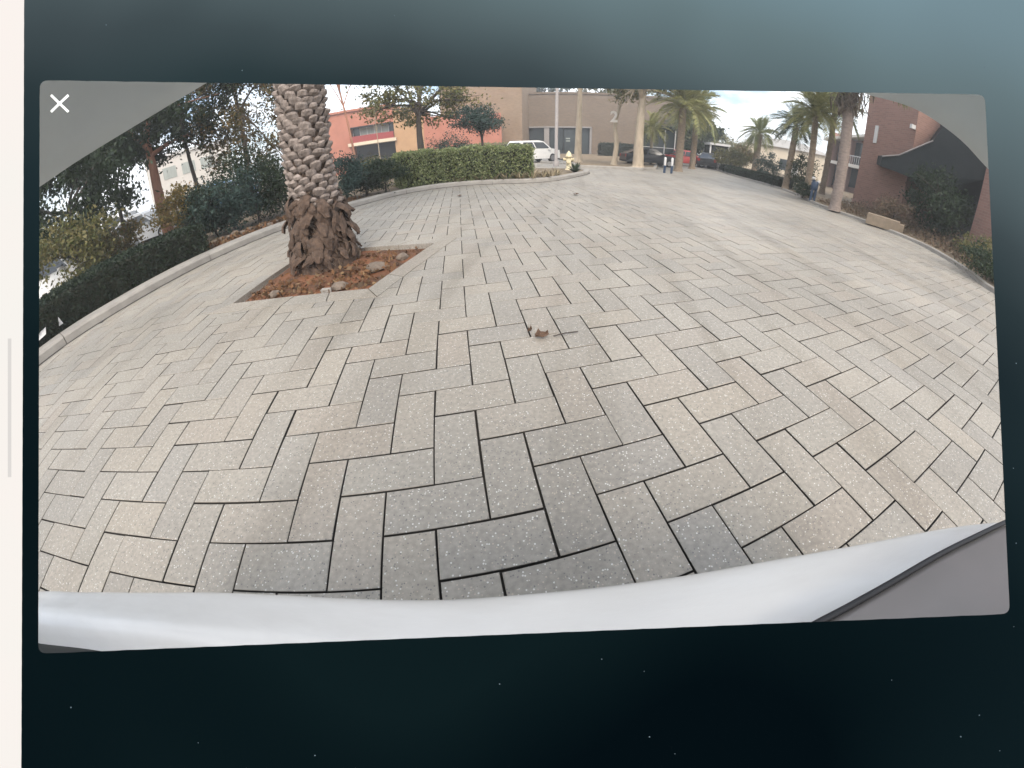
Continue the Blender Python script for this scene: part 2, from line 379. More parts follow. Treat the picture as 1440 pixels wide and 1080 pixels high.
# ------------------------------------------------------------------ ground, paving, beds
KERB = [(-6.9, -7), (-6.72, -3.5), (-6.55, .85), (-6.28, 2.4), (-6.15, 4.1), (-5.97, 5.4), (-5.72, 6.5), (-5.2, 7.75), (-4.72, 9.1), (-3.9, 10.05), (-3.0, 10.38), (-2.2, 10.48), (-1.4, 10.5),
        (-.75, 10.85), (-.2, 11.7), (.3, 12.95), (.68, 14.2), (.62, 15.1), (.1, 15.75), (-1.0, 16.0), (-4.0, 16.2), (-9.0, 17.0)]
KW = [.44, .44, .44, .43, .42, .38, .32, .26] + [.22] * 14
def dense(poly, step):
    o = []
    for a, b in zip(poly[:-1], poly[1:]):
        n = max(1, round(math.dist(a, b) / step))
        o += [tuple(a[i] + (b[i] - a[i]) * k / n for i in range(len(a))) for k in range(n)]
    return o + [tuple(poly[-1])]
def catmull(poly, sub=5):
    P = [poly[0]] + list(poly) + [poly[-1]]; o = []
    for i in range(1, len(P) - 2):
        p0, p1, p2, p3 = P[i - 1:i + 3]
        for k in range(sub):
            t = k / sub
            o.append(tuple(.5 * (2 * p1[j] + (p2[j] - p0[j]) * t + (2 * p0[j] - 5 * p1[j] + 4 * p2[j] - p3[j]) * t * t + (3 * p1[j] - p0[j] - 3 * p2[j] + p3[j]) * t ** 3) for j in range(len(p1))))
    return o + [tuple(P[-2])]
KC = catmull([(*k, wd) for k, wd in zip(KERB, KW)], 5)
def offset(path, d):
    o = []
    for i, p in enumerate(path):
        a = path[max(i - 1, 0)]; b = path[min(i + 1, len(path) - 1)]
        t = Vector((b[0] - a[0], b[1] - a[1])).normalized(); nrm = Vector((-t.y, t.x))
        dd = d[i] if hasattr(d, '__len__') else d
        o.append((p[0] + nrm.x * dd, p[1] + nrm.y * dd))
    return o
KIN = offset(KC, [k[2] for k in KC])
bed_poly = KIN + [(-60, 17), (-60, -7)]
REDGE = [(7.0, -7), (7.1, 0), (7.23, 3.2), (7.85, 4.3), (8.5, 6.0), (8.45, 7.0), (8.3, 8.2), (8.1, 9.3), (8.2, 10.6), (8.9, 12.6), (9.35, 14.6), (9.4, 17), (9.4, 20.2), (10.0, 22.8), (11.0, 27), (15, 40)]
RC = catmull(REDGE, 4)

def inside(pt, poly):
    x, y = pt; c = False; n = len(poly)
    for i in range(n):
        x1, y1 = poly[i][:2]; x2, y2 = poly[i - 1][:2]
        if (y1 > y) != (y2 > y) and x < (x2 - x1) * (y - y1) / (y2 - y1) + x1: c = not c
    return c

# base under the joints, then the far road
rd = MB(); rd.face([(-9, 27.2, -.012), (11.2, 27.2, -.012), (22, 60, -.012), (-6, 60, -.012)], None); rd.face([(22, 60, -.012), (40, 120, -.012), (10, 120, -.012), (-6, 60, -.012)], None)
rd.build('road', M['road'], kind='structure')

# herringbone paving
PS, PA = .19107, .30476
PO = Vector((-.6836, .6668)); UD = Vector((math.cos(PA), math.sin(PA))); VD = Vector((math.sin(PA), -math.cos(PA)))
JG = .0038
PIT = [(-3.38, 2.33), (-1.80, 2.58), (-1.68, 3.98), (-3.62, 3.86)]           # planter opening
def grow(q, d):
    n = len(q); o = []
    for i in range(n):
        a, b, c = Vector(q[i - 1]), Vector(q[i]), Vector(q[(i + 1) % n])
        t1 = (b - a).normalized(); t2 = (c - b).normalized()
        n1 = Vector((t1.y, -t1.x)); n2 = Vector((t2.y, -t2.x))
        k = (n1 + n2) / (1 + n1.dot(n2)); o.append(tuple(b + k * d))
    return o
PITB = grow(PIT, .205)
def clip(poly, a, b, keep_left):
    o = []; n = len(poly)
    sd = lambda p: ((b[0] - a[0]) * (p[1] - a[1]) - (b[1] - a[1]) * (p[0] - a[0])) * (1 if keep_left else -1)
    for i in range(n):
        p, q = poly[i], poly[(i + 1) % n]; s1, s2 = sd(p), sd(q)
        if s1 >= 0: o.append(p)
        if s1 * s2 < 0:
            t = s1 / (s1 - s2); o.append((p[0] + (q[0] - p[0]) * t, p[1] + (q[1] - p[1]) * t))
    return o
pavement = bpy.data.objects.new('pavement', None); COL.objects.link(pavement); tag(pavement, kind='structure')
hp = MB(); a_, b_ = PS * 2 - JG * 2, PS - JG * 2
hp.prism([(-a_ / 2, -b_ / 2), (a_ / 2, -b_ / 2), (a_ / 2, b_ / 2), (-a_ / 2, b_ / 2)], -.045, 0, .003, 1)
paver_me = hp.mesh('paver', [M['paver'], M['joint']])
BED_IN = offset(KC, .10) + [(-60, 17), (-60, -7)]
R_IN = [(x + .15, y) for x, y in RC] + [(60, 40), (60, -7)]
whole, cut = [], MB()
for i in range(-70, 130):
    for j in range(-170, 90):
        k = (j - i) % 4
        if k == 0: cu, cv, ang = i + 1, j + .5, PA
        elif k == 1: cu, cv, ang = i + .5, j + 1, PA + math.pi / 2
        else: continue
        c = PO + PS * (cu * UD + cv * VD)
        if not (-8.3 < c.x < 10.9 and -5.5 < c.y < 27): continue
        if c.y < -.9 and abs(c.x) < .8: continue
        if inside(c, BED_IN) or inside(c, R_IN): continue
        ca, sa = math.cos(ang), math.sin(ang)
        rect = [(c.x + ca * sx * a_ / 2 - sa * sy * b_ / 2, c.y + sa * sx * a_ / 2 + ca * sy * b_ / 2) for sx, sy in ((-1, -1), (1, -1), (1, 1), (-1, 1))]
        if abs(c.x + 2.6) < 1.7 and abs(c.y - 3.2) < 1.6:
            ins = [inside(p, PITB) for p in rect]
            if all(ins): continue
            polys = []
            rest = rect
            for e in range(4):
                A, B = PITB[e], PITB[(e + 1) % 4]
                o_ = clip(rest, A, B, False)
                if len(o_) > 2: polys.append(o_)
                rest = clip(rest, A, B, True)
                if len(rest) < 3: break
            if len(rest) >= 3:
                for q in polys:
                    q = q if sum(q[t - 1][0] * q[t][1] - q[t][0] * q[t - 1][1] for t in range(len(q))) > 0 else q[::-1]
                    cut.prism(q, -.045, random.uniform(-.002, .001), .003, 1)
                continue
        whole.append((c, ang))
whole.sort(key=lambda t: t[0].length + (3 if t[0].y < .25 and abs(t[0].x) < .9 else 0))
field = MB()
for n, (c, ang) in enumerate(whole):
    dz = random.uniform(-.002, .0015)
    if n < 299:
        link('paver', paver_me, pavement, (c.x + random.gauss(0, .0008), c.y + random.gauss(0, .0008), dz), (random.gauss(0, .0025), random.gauss(0, .003), ang + random.gauss(0, .005)), (random.gauss(1, .002), random.gauss(1, .004), 1))
    else:
        ca, sa = math.cos(ang + random.gauss(0, .003)), math.sin(ang)
        ca = math.cos(ang); A2, B2 = a_ / 2, b_ / 2
        rect = [(c.x + ca * sx * A2 - sa * sy * B2, c.y + sa * sx * A2 + ca * sy * B2) for sx, sy in ((-1, -1), (1, -1), (1, 1), (-1, 1))]
        field.prism(rect, -.045, dz, .003, 2 if c.length + max(0, c.x) * .4 > random.uniform(5.0, 6.6) else 1)  # far pavers take the paler joints, so glare-like fading is painted in
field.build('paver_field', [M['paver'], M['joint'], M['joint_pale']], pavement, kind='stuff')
cut.build('cut_paver', [M['paver'], M['joint']], pavement, kind='stuff')
# border course round the planter
n_ = len(PIT)
for e in range(n_):
    A, B = Vector(PIT[e]), Vector(PIT[(e + 1) % n_]); A2, B2 = Vector(PITB[e]), Vector(PITB[(e + 1) % n_])
    cnt = 4
    for k in range(cnt):
        t0, t1 = k / cnt, (k + 1) / cnt
        q = [A.lerp(B, t0), A2.lerp(B2, t0), A2.lerp(B2, t1), A.lerp(B, t1)]
        ctr = sum(q, Vector((0, 0))) / 4
        q = [tuple(ctr + (p - ctr) * .978) for p in q]
        bq = MB(); bq.prism(q, -.12, .004 + random.uniform(-.002, .002), .003); bq.build('border_paver', [M['paver'], M['joint']], pavement)

base = MB(); rest = [(-9, -7), (11.2, -7), (11.2, 27.2), (-9, 27.2)]; hole = grow(PIT, .01)
for e in range(4):
    o_ = clip(rest, hole[e], hole[(e + 1) % 4], False); rest = clip(rest, hole[e], hole[(e + 1) % 4], True)
    if len(o_) > 2: base.face([(*p, -.02) for p in o_])
gm = MB(); rest = [(-260, -260), (260, -260), (260, 260), (-260, 260)]
for e in range(4):
    o_ = clip(rest, hole[e], hole[(e + 1) % 4], False); rest = clip(rest, hole[e], hole[(e + 1) % 4], True)
    if len(o_) > 2: gm.face([(*p, -.05) for p in o_])
gm.build('ground', M['dryearth'], kind='structure')
base.build('paving_base', M['joint'], kind='structure')
# planting beds
def sheet(poly, z, name, m, parent=None):
    b = MB(); b.face([(p[0], p[1], z) for p in poly]); me = b.mesh(name, m)
    bm = bmesh.new(); bm.from_mesh(me); bmesh.ops.triangulate(bm, faces=bm.faces[:]); bm.to_mesh(me); bm.free()
    return link(name, me, parent, kind='structure')
sheet(bed_poly, .09, 'planting_bed', M['earth'])
sheet([(p[0], p[1]) for p in RC][::-1] + [(60, -7), (60, 40)], .06, 'planting_bed', M['earth'])
sheet([(0.1, 17.9), (3.6, 17.7), (4.7, 19.5), (7.2, 30), (9, 43.5), (-7, 43.5), (-1.5, 30), (.2, 23)], .08, 'dirt_verge', M['dryearth'])

# kerb stones
kerb = bpy.data.objects.new('kerb', None); COL.objects.link(kerb); tag(kerb, kind='structure')
def kerb_run(path, wid, h, seg, z0=-.05):
    acc = 0; run = [0]
    for i in range(1, len(path)):
        acc += math.dist(path[i - 1][:2], path[i][:2])
        if acc >= seg or i == len(path) - 1:
            run.append(i)
            idx = list(range(run[-2], i + 1)); acc = 0
            rows = []
            inn = offset(path, wid)
            for q, t in enumerate(idx):
                p, n2 = Vector(path[t][:2]), Vector(inn[t])
                if q == 0: p2, m2 = Vector(path[t + 1][:2]), Vector(inn[t + 1]); f = .006 / max(.01, (p2 - p).length); p = p.lerp(p2, f); n2 = n2.lerp(m2, f)
                if q == len(idx) - 1: p2, m2 = Vector(path[t - 1][:2]), Vector(inn[t - 1]); f = .006 / max(.01, (p2 - p).length); p = p.lerp(p2, f); n2 = n2.lerp(m2, f)
                w1 = (n2 - p).normalized()
                rows.append([(*p, z0), (*(p + w1 * .01), h - .03), (*(p + w1 * .035), h), (*(n2 - w1 * .015), h), (*n2, h - .015), (*n2, z0)])
            b = MB(); b.loft(rows, False, True); b.face(rows[0][::-1]); b.face(rows[-1])
            b.build('kerb_stone', M['kerb'], kerb)
kerb_run(KC, [k[2] for k in KC], .125, 2.6)
kerb_run(dense([(-2.0, 22.5), (.1, 20), (.05, 18.2), (.4, 17.75), (3.4, 17.55), (4.4, 18.6), (5.0, 21), (7.4, 30)], .6), .18, .13, 2.6)
kerb_run([(x, y) for x, y in reversed(RC)], .12, .085, 2.6)

gt = MB(); ga, gb = offset(KC, -.035), offset(KC, .012)
gt.loft([[(*p, .006), (*q, .006)] for p, q in zip(ga, gb)], False); gt.build('gutter_strip', M['joint'], kind='stuff')  # thin dark strip along the foot of the kerb
# ------------------------------------------------------------------ planter contents
soil = MB(); rows = []
for i in range(15):
    r_ = []
    for j in range(15):
        s, t = i / 14, j / 14
        p = Vector(PIT[0]).lerp(Vector(PIT[1]), s).lerp(Vector(PIT[3]).lerp(Vector(PIT[2]), s), t)
        d = math.hypot(p.x + 2.93, p.y - 3.5)
        ed = min(s, 1 - s, t, 1 - t)
        r_.append((p.x, p.y, -.062 + .05 * math.exp(-(d / .6) ** 2) + (random.uniform(-.015, .02) if ed > .02 else 0)))
    rows.append(r_)
soil.loft(rows); soil.build('planter_soil', M['mulch'], kind='structure')
C = np.stack([RNG.uniform(-3.4, -1.75, 420), RNG.uniform(2.45, 3.9, 420), RNG.uniform(-.06, -.01, 420)], 1)
C = np.array([c for c in C if inside((c[0], c[1]), grow(PIT, -.05))])
C = np.concatenate([C, np.stack([RNG.normal(-2.25, .30, 420), RNG.normal(3.15, .36, 420), RNG.uniform(-.05, .0, 420)], 1), np.stack([RNG.normal(-3.1, .3, 160), RNG.normal(2.65, .15, 160), RNG.uniform(-.05, -.005, 160)], 1)])
C = np.array([c for c in C if inside((c[0], c[1]), grow(PIT, -.03))])
dl = link('leaf_litter', quads('leaf_litter', leaf_quads(C, .055, .55, 0, .7), M['deadleaf'])); tag(dl, kind='stuff')
def rock(name, loc, r, label, m, flat=.6, group=None):
    bm = bmesh.new(); bmesh.ops.create_icosphere(bm, subdivisions=2, radius=r)
    for v in bm.verts: v.co *= random.uniform(.78, 1.12); v.co.z *= flat
    me = bpy.data.meshes.new(name); bm.to_mesh(me); bm.free(); me.materials.append(m)
    o = link(name, me, None, loc, (0, 0, random.uniform(0, 6))); tag(o, label, 'stone', group); return o
for x, y, r_, lab in ((-2.08, 3.22, .11, 'largest brown stone lying toward the right corner of the palm planter'), (-2.22, 2.72, .09, 'rough brown stone just inside the front edge of the palm planter'),
                      (-1.92, 3.55, .08, 'brown stone nearest the back right corner of the palm planter'), (-3.0, 2.58, .07, 'small brown stone at the left end of the palm planter')):
    rock('stone', (x, y, -.03), r_, lab, M['stone'], .6)
pb = MB(); pb.prism([(-2.33, 2.555), (-2.22, 2.575), (-2.24, 2.61), (-2.34, 2.60)], -.06, .012, .004)
o = pb.build('concrete_chip', M['kerb']); tag(o, 'pale chip of concrete on the front edge of the palm planter', 'stone')

# ------------------------------------------------------------------ big palm in the planter
def frond_mesh(name, length, m, n=34, droop=.55, width=.34):
    Q = []; pts = []
    for i in range(13):
        t = i / 12; pts.append(Vector((length * (t - .12 * t * t), 0, length * (.30 * t - droop * t * t))))
    b = MB(); b.tube(pts, [.022 * length * (1 - .85 * i / 12) * .5 for i in range(13)], 5)
    for k in range(n):
        t = .12 + .86 * k / (n - 1); f = t * 12; i = min(11, int(f)); p = pts[i].lerp(pts[i + 1], f - i)
        tg = (pts[i + 1] - pts[i]).normalized()
        ll = length * width * (math.sin(math.pi * min(1, t * .9 + .12)) ** .6) * random.uniform(.85, 1.1)
        for s in (-1, 1):
            d = (tg * .75 + Vector((0, s * .8, random.uniform(.05, .4)))).normalized()
            e = d.cross(Vector((0, 0, 1))).normalized() * ll * .045 + Vector((0, 0, ll * .02))
            mid = p + d * ll * .55 + Vector((0, 0, -.03 * ll)); tip = p + d * ll + Vector((0, 0, -.22 * ll))
            b.face([p - e * .5, mid - e, tip, mid + e])
    return b.mesh(name, m)
def palm(name, label, loc, th, r0, r1, flen, nf, mfrond, group='palm trees along the drive', bark='bark_tan', lean=(0, 0), seed=0, low=-35, high=75, thatch=False):
    random.seed(100 + seed)
    root = thing(name, label, 'palm tree', loc, 0, group)
    b = MB(); n = 26
    pts = [Vector((lean[0] * (i / n) ** 1.5, lean[1] * (i / n) ** 1.5, th * i / n)) for i in range(n + 1)]
    b.tube(pts, [(r0 * 1.35 if i == 0 else r0 + (r1 - r0) * i / n) * (1 + (.07 if i % 2 else -.03)) for i in range(n + 1)], 14, True, .03)
    b.build('trunk', M[bark], root)
    top = pts[-1]
    mes = [frond_mesh('frond', flen, mfrond, 30, dr) for dr in (.35, .6, .85)]
    for k in range(nf):
        el = high - (high - low) * (k / nf) ** .8 + random.uniform(-8, 8)
        az = k * 137.5 + random.uniform(-12, 12)
        sc = random.uniform(.85, 1.08)
        link('frond', mes[0 if el > 45 else 1 if el > 5 else 2], root, top + Vector((0, 0, random.uniform(-.05, .08))), (random.uniform(-.3, .3), -R(el), R(az)), (sc,) * 3)
    if thatch:
        Q = []
        c = np.stack([RNG.normal(0, r1 * 1.2, 700), RNG.normal(0, r1 * 1.2, 700), RNG.uniform(th - 1.0, th + .1, 700)], 1)
        link('dead_skirt', quads('dead_skirt', leaf_quads(c + np.array([top.x, top.y, 0]), .45, .1, 2.5), M['bark_grey']), root)
    return root

PC = Vector((-2.93, 3.5, 0))
root = thing('palm_tree', 'stout palm with stubby leaf bases on its trunk, growing in the square planter', 'palm tree', PC)
tb = MB(); prof = []
for i in range(30):
    z = -.12 + 5.6 * i / 29
    r_ = .215 + .20 * math.exp(-((z + .12) / .35) ** 2) + .05 * math.exp(-((z - .4) / .35) ** 2)
    prof.append((Vector((-.02 * z, .03 * z, z)), r_))
tb.tube([p for p, _ in prof], [r for _, r in prof], 22, True, .04); tb.build('trunk', M['flap'], root)
def boot_mesh(seed):
    rg = random.Random(seed); b = MB()
    w0, h0 = .064, .098
    rows = []
    for t, wd, outp, th in ((0, .7, -.02, .02), (.35, 1.0, .012, .03), (.75, 1.0, .038, .032), (1, .8, .046, .026)):
        z = (t - .45) * h0 + rg.uniform(-.004, .004); ww = w0 * wd * rg.uniform(.9, 1.08); o = outp + rg.uniform(-.006, .008)
        rows.append([(o, -ww, z), (o + th, -ww * .55, z), (o + th * 1.25, 0, z + .004), (o + th, ww * .55, z), (o, ww, z), (o - .03, 0, z + .012)])
    b.loft(rows, False, True); b.face(rows[-1]); b.face(rows[0][::-1])
    return b.mesh('leaf_base', M['boot'])
boots = [boot_mesh(s) for s in range(5)]
nb = 0; mass = MB()
for row in range(64):
    z = .60 + row * .072
    if z > 5.3: break
    n = 11
    for k in range(n):
        a = (k + (row % 2) * .5) * 2 * math.pi / n + row * .05 + random.uniform(-.07, .07)
        rr = .215 + .05 * math.exp(-((z - .4) / .35) ** 2) + random.uniform(-.012, .014)
        s = random.uniform(.85, 1.2)
        mtx = (Vector((-.02 * z + rr * math.cos(a), .03 * z + rr * math.sin(a), z + random.uniform(-.012, .012))), (random.gauss(0, .16), random.gauss(.08, .16), a), Vector((s, s * random.uniform(.9, 1.15), s)))
        bm_ = boots[random.randrange(5)]
        if nb < 285: link('leaf_base', bm_, root, *mtx); nb += 1
        else:
            from mathutils import Euler
            X = Matrix.LocRotScale(mtx[0], Euler(mtx[1]), mtx[2])
            for f in bm_.polygons: mass.face([X @ bm_.vertices[v].co for v in f.vertices])
mass.build('leaf_base_mass', M['boot'], root, kind='stuff')
def flap_mesh(seed):
    rg = random.Random(seed); b = MB(); rows = []
    for t in np.linspace(0, 1, 5):
        ww = (.075 if t < .7 else .075 * (1.25 - t) * 1.6) * rg.uniform(.75, 1.2); z = .07 - t * .24; o = .015 + .07 * math.sin(t * 2.6) * rg.uniform(.6, 1.4)
        rows.append([(o, -ww, z + rg.uniform(-.01, .01)), (o + .025, -ww * .4, z), (o + .02, ww * .45, z - .01), (o - .005, ww, z + rg.uniform(-.015, .01)), (o - .02, 0, z)])
    b.loft(rows, False, True); b.face(rows[-1]); b.face(rows[0][::-1]); return b.mesh('bark_flap', M['flap'])
flaps = [flap_mesh(s) for s in range(5)]
for row in range(9):
    z = .14 + row * .078
    for k in range(15):
        a = (k + (row % 2) * .5) * 2 * math.pi / 15 + random.uniform(-.16, .16)
        rr = .225 + .20 * math.exp(-((z + .12) / .35) ** 2) + .05 * math.exp(-((z - .4) / .35) ** 2) + random.uniform(-.015, .02)
        s = random.uniform(.5, 1.15)
        if random.random() < .82:
            link('bark_flap', flaps[random.randrange(5)], root, (rr * math.cos(a), rr * math.sin(a), z), (random.gauss(0, .4), random.gauss(-.22, .32), a), (s, s * random.uniform(.6, 1.1), s))
_a = RNG.uniform(0, 6.283, 3600); _z = RNG.uniform(.1, 4.5, 3600); _z[:1500] = RNG.uniform(.02, .85, 1500)
_r = .225 + .20 * np.exp(-((_z + .12) / .35) ** 2) + .05 * np.exp(-((_z - .4) / .35) ** 2) + RNG.uniform(-.01, .035, 3600)
_c = np.stack([-.02 * _z + _r * np.cos(_a), .03 * _z + _r * np.sin(_a), _z], 1)
link('fibre', quads('fibre', leaf_quads(_c, .10, .16, 1.3), M['fibre']), root, kind='stuff')
fm = [frond_mesh('frond', 2.9, M['frond'], 36, d) for d in (.3, .55, .8)]
for k in range(26):
    el = 80 - 75 * (k / 26) ** .8; az_ = k * 137.5
    link('frond', fm[0 if el > 50 else 1 if el > 25 else 2], root, (-.11, .165, 5.45), (random.uniform(-.3, .3), -R(el), R(az_)))

# ------------------------------------------------------------------ trees, shrubs, hedges
def tree(name, label, loc, trunk_pts, r0, crown_c, crown_r, nleaf, leaf, lm, bm_, seed=0, nclump=40, spread=.32, group=None, shell=.5, cat='tree', droop=0., limbs=7, asp=.5):
    global RNG
    RNG = np.random.default_rng(500 + seed); random.seed(900 + seed)
    root = thing(name, label, cat, loc, 0, group)
    cc, crd = np.array(crown_c, float), np.array(crown_r, float)
    d = RNG.normal(size=(nclump, 3)); d /= np.linalg.norm(d, axis=1)[:, None]
    rad = RNG.uniform(shell ** 3, 1, nclump) ** (1 / 3)
    cl = cc + d * crd * rad[:, None]
    b = MB()
    tp = [Vector(p) for p in trunk_pts]
    if tp:
        n = len(tp); b.tube([Vector(p) for p in catmull([tuple(p) for p in tp], 4)], [r0 * (1.35 if i == 0 else 1 - .6 * i / (4 * (n - 1))) for i in range(4 * (n - 1) + 1)], 9, True, .05)
        for k in range(min(limbs, nclump)):
            e = Vector(cl[k]); s = tp[-1].lerp(tp[-2], random.uniform(0, .7)); mid = s.lerp(e, .5) + Vector((random.uniform(-.2, .2), random.uniform(-.2, .2), .15)) * (e - s).length * .4
            b.tube([s, s.lerp(mid, .5) + Vector((0, 0, .03)), mid, e], [r0 * .38, r0 * .28, r0 * .2, r0 * .08], 6)
            for q in range(2):
                e2 = e + Vector(RNG.normal(0, 1, 3) * crd * .25); b.tube([mid, mid.lerp(e2, .6), e2], [r0 * .15, r0 * .1, r0 * .04], 5)
        b.build('trunk', M[bm_], root)
    idx = RNG.integers(0, nclump, nleaf)
    sc = (spread * crd * RNG.uniform(.6, 1.3, nclump)[:, None])[idx]
    P = cl[idx] + RNG.normal(size=(nleaf, 3)) * sc * .6
    link('crown' if cat == 'tree' else 'foliage', quads('crown', leaf_quads(P, leaf, asp, droop), M[lm]), root)
    return root

def shrub(label, loc, r, h, n, leaf, lm, seed, group=None, name='shrub', nclump=28, spread=.34, asp=.5):
    return tree(name, label, loc, [(0, 0, 0), (.03, 0, h * .3), (0, .02, h * .55)], .035, (0, 0, h * .56), (r, r * .9, h * .42), n, leaf, lm, 'bark_dark', seed, nclump, spread, group, .35, 'shrub', 0, 5, asp)

def hedge(name, label, path, half, h, z0, n, leaf, lm, seed, group=None, rnd=.12, cat='hedge'):
    global RNG
    RNG = np.random.default_rng(700 + seed)
    root = thing(name, label, cat, (path[0][0], path[0][1], z0), 0, group)
    o0 = np.array([path[0][0], path[0][1]])
    P = dense(path, .25); m = len(P)
    Lf, Rt = offset(P, half), offset(P, -half)
    core = MB(); rows = []
    for i in range(m):
        a, b_ = np.array(Lf[i]) - o0, np.array(Rt[i]) - o0; c = (a + b_) / 2; k = .86
        a, b_ = c + (a - c) * k, c + (b_ - c) * k
        rows.append([(*a, 0), (*a, h * .86), (*(c + (a - c) * .7), h * .93), (*(c + (b_ - c) * .7), h * .93), (*b_, h * .86), (*b_, 0)])
    core.loft(rows, False, True); core.face(rows[0][::-1]); core.face(rows[-1]); core.build('twig_mass', M['core'], root)
    t = RNG.uniform(0, m - 1.001, n); i = t.astype(int); f = (t - i)[:, None]
    Lf, Rt = np.array(Lf) - o0, np.array(Rt) - o0
    l = Lf[i] * (1 - f) + Lf[i + 1] * f; r = Rt[i] * (1 - f) + Rt[i + 1] * f
    kind = RNG.uniform(size=n); peri = kind * (2 * h + 2 * half)
    zz = np.where(peri < h, peri, np.where(peri < h + 2 * half, h, 2 * h + 2 * half - peri))
    s = np.clip((peri - h) / (2 * half), 0, 1)
    xy = r * (1 - s)[:, None] + l * s[:, None]
    # uneven surface: clumps push the faces in and out
    ph = RNG.uniform(0, 6.28, 6)
    bump = .5 * np.sin(t * .9 + ph[0]) + .5 * np.sin(t * 2.3 + zz * 5 + ph[1]) + .4 * np.sin(t * 4.1 - zz * 9 + ph[2])
    cxy = (l + r) / 2
    xy = cxy + (xy - cxy) * (1 + rnd * .5 * bump + RNG.normal(0, rnd * .35, n))[:, None]
    zz = np.clip(zz * (1 + rnd * .22 * bump) + RNG.normal(0, h * .035, n), 0.01, None)
    # rounded ends
    C = np.concatenate([xy, zz[:, None]], 1)
    ne = n // 14
    for end, sgn in ((0, -1), (m - 1, 1)):
        a, b_ = Lf[end], Rt[end]; u = RNG.uniform(0, 1, ne)[:, None]; e = a * (1 - u) + b_ * u
        tv = np.array(P[min(end + 1, m - 1)]) - np.array(P[max(end - 1, 0)]); tv = tv / np.linalg.norm(tv) * sgn
        e = e + tv * RNG.normal(0, .05, ne)[:, None]
        C = np.concatenate([C, np.concatenate([e, RNG.uniform(0, h, ne)[:, None]], 1)])
    # stray shoots standing out of the clipped top
    ns = n // 260
    ii = RNG.integers(0, m - 1, ns); ss = RNG.uniform(0, 1, ns)[:, None]; bx = Rt[ii] * (1 - ss) + Lf[ii] * ss
    st = np.concatenate([np.concatenate([bx + RNG.normal(0, .02, (ns, 2)), np.full((ns, 1), h * .97) + k * leaf * .45 * RNG.uniform(.3, 1, (ns, 1))], 1) for k in range(5)])
    C = np.concatenate([C, st])
    link('foliage', quads('foliage', leaf_quads(C, leaf, .5), M[lm]), root)
    return root

# left side
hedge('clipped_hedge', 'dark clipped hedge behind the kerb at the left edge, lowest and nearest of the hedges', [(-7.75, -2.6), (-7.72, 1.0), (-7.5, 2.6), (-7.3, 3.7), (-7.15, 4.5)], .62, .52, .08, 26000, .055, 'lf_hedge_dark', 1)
for k, (az, d, r_, h, lm, lab) in enumerate([
        (-54.6, 9.9, .7, 1.2, 'lf_hedge_dark', 'dark low shrub just past the end of the clipped hedge'),
        (-52.0, 9.6, .8, 1.45, 'lf_blue', 'blue-green shrub beside the kerb between the thin dark trunk and the planter palm'),
        (-48.3, 9.9, .95, 1.75, 'lf_dark', 'tall dark shrub left of the planter palm and close against it'),
        (-44.0, 10.6, 1.0, 1.5, 'lf_dark', 'dark shrub hidden behind the planter palm trunk')]):
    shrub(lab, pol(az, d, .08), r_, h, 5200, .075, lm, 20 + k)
shrub('golden bush behind the reddish leaning trunk', pol(-58.3, 11.9, .08), .8, 1.45, 3600, .09, 'lf_gold', 31)
shrub('yellow-green bushy shrub rising behind the clipped hedge at the far left', pol(-73.2, 9.9, .08), 1.25, 1.55, 4200, .10, 'lf_olive', 32)
shrub('small olive shrub between the white parked car and the leaning trunk', pol(-67.0, 10.6, .08), .7, 1.05, 2600, .085, 'lf_brown', 33)
tree('tree', 'dark tree with a stout reddish leaning trunk behind the clipped hedge', pol(-60.6, 13.2, .05), [(0, 0, 0), (-.06, 0, 1.0), (-.22, .1, 2.3), (-.4, .1, 3.4)], .22, (-.3, .2, 4.3), (3.2, 2.6, 2.0), 13000, .13, 'lf_dark', 'bark_red', 1, 40, .20, droop=.4)
tree('tree', 'very dark drooping tree at the far left edge of the view', pol(-72.5, 11.8, .05), [(0, 0, 0), (-.1, 0, .9), (-.2, .1, 2.0)], .13, (-.1, 0, 2.75), (2.7, 2.2, 1.7), 11000, .13, 'lf_dark', 'bark_dark', 2, 36, .21, droop=.8)
tree('tree', 'thin dark trunk with a sparse high crown, right of the reddish trunk', pol(-55.2, 13.0, .05), [(0, 0, 0), (-.1, 0, 1.2), (-.3, 0, 2.6), (-.45, .1, 3.9)], .085, (-.3, .2, 4.2), (2.3, 1.9, 1.5), 5500, .12, 'lf_dark', 'bark_dark', 3, 30, .19)
tree('tree', 'bushy olive-brown tree left of the planter palm', pol(-48.5, 12.8, .05), [(0, 0, 0), (0, 0, 1.0), (.1, 0, 2.2), (.05, 0, 3.2)], .12, (.1, .2, 3.15), (1.9, 1.8, 2.0), 11000, .11, 'lf_brown', 'bark_grey', 4, 46, .2)
tree('tree', 'dark leafy tree filling the gap between the far left tree and the reddish trunk', pol(-66.0, 15.5, .05), [(0, 0, 0), (-.1, 0, 1.0), (-.2, .1, 2.2)], .12, (-.1, 0, 3.6), (2.4, 2.0, 1.9), 5000, .14, 'lf_hedge_dark', 'bark_dark', 9, 30, .2, droop=.6)
tree('tree', 'slender reddish bare trunk leaning left in front of the terracotta building', pol(-32.6, 14.6, .05), [(0, 0, 0), (-.15, 0, 1.1), (-.35, .1, 2.4), (-.75, .2, 4.2)], .065, (-.8, .2, 4.9), (1.0, 1.0, .8), 1200, .10, 'lf_pale', 'bark_red', 5, 18, .25)
tree('young_tree', 'very slim pale young trunk in front of the maroon balcony', pol(-29.4, 14.9, .05), [(0, 0, 0), (-.02, 0, .9), (-.04, 0, 1.8), (-.05, 0, 2.5)], .028, (-.05, 0, 2.7), (.5, .5, .35), 350, .09, 'lf_olive', 'bark_pale', 6, 9, .3)
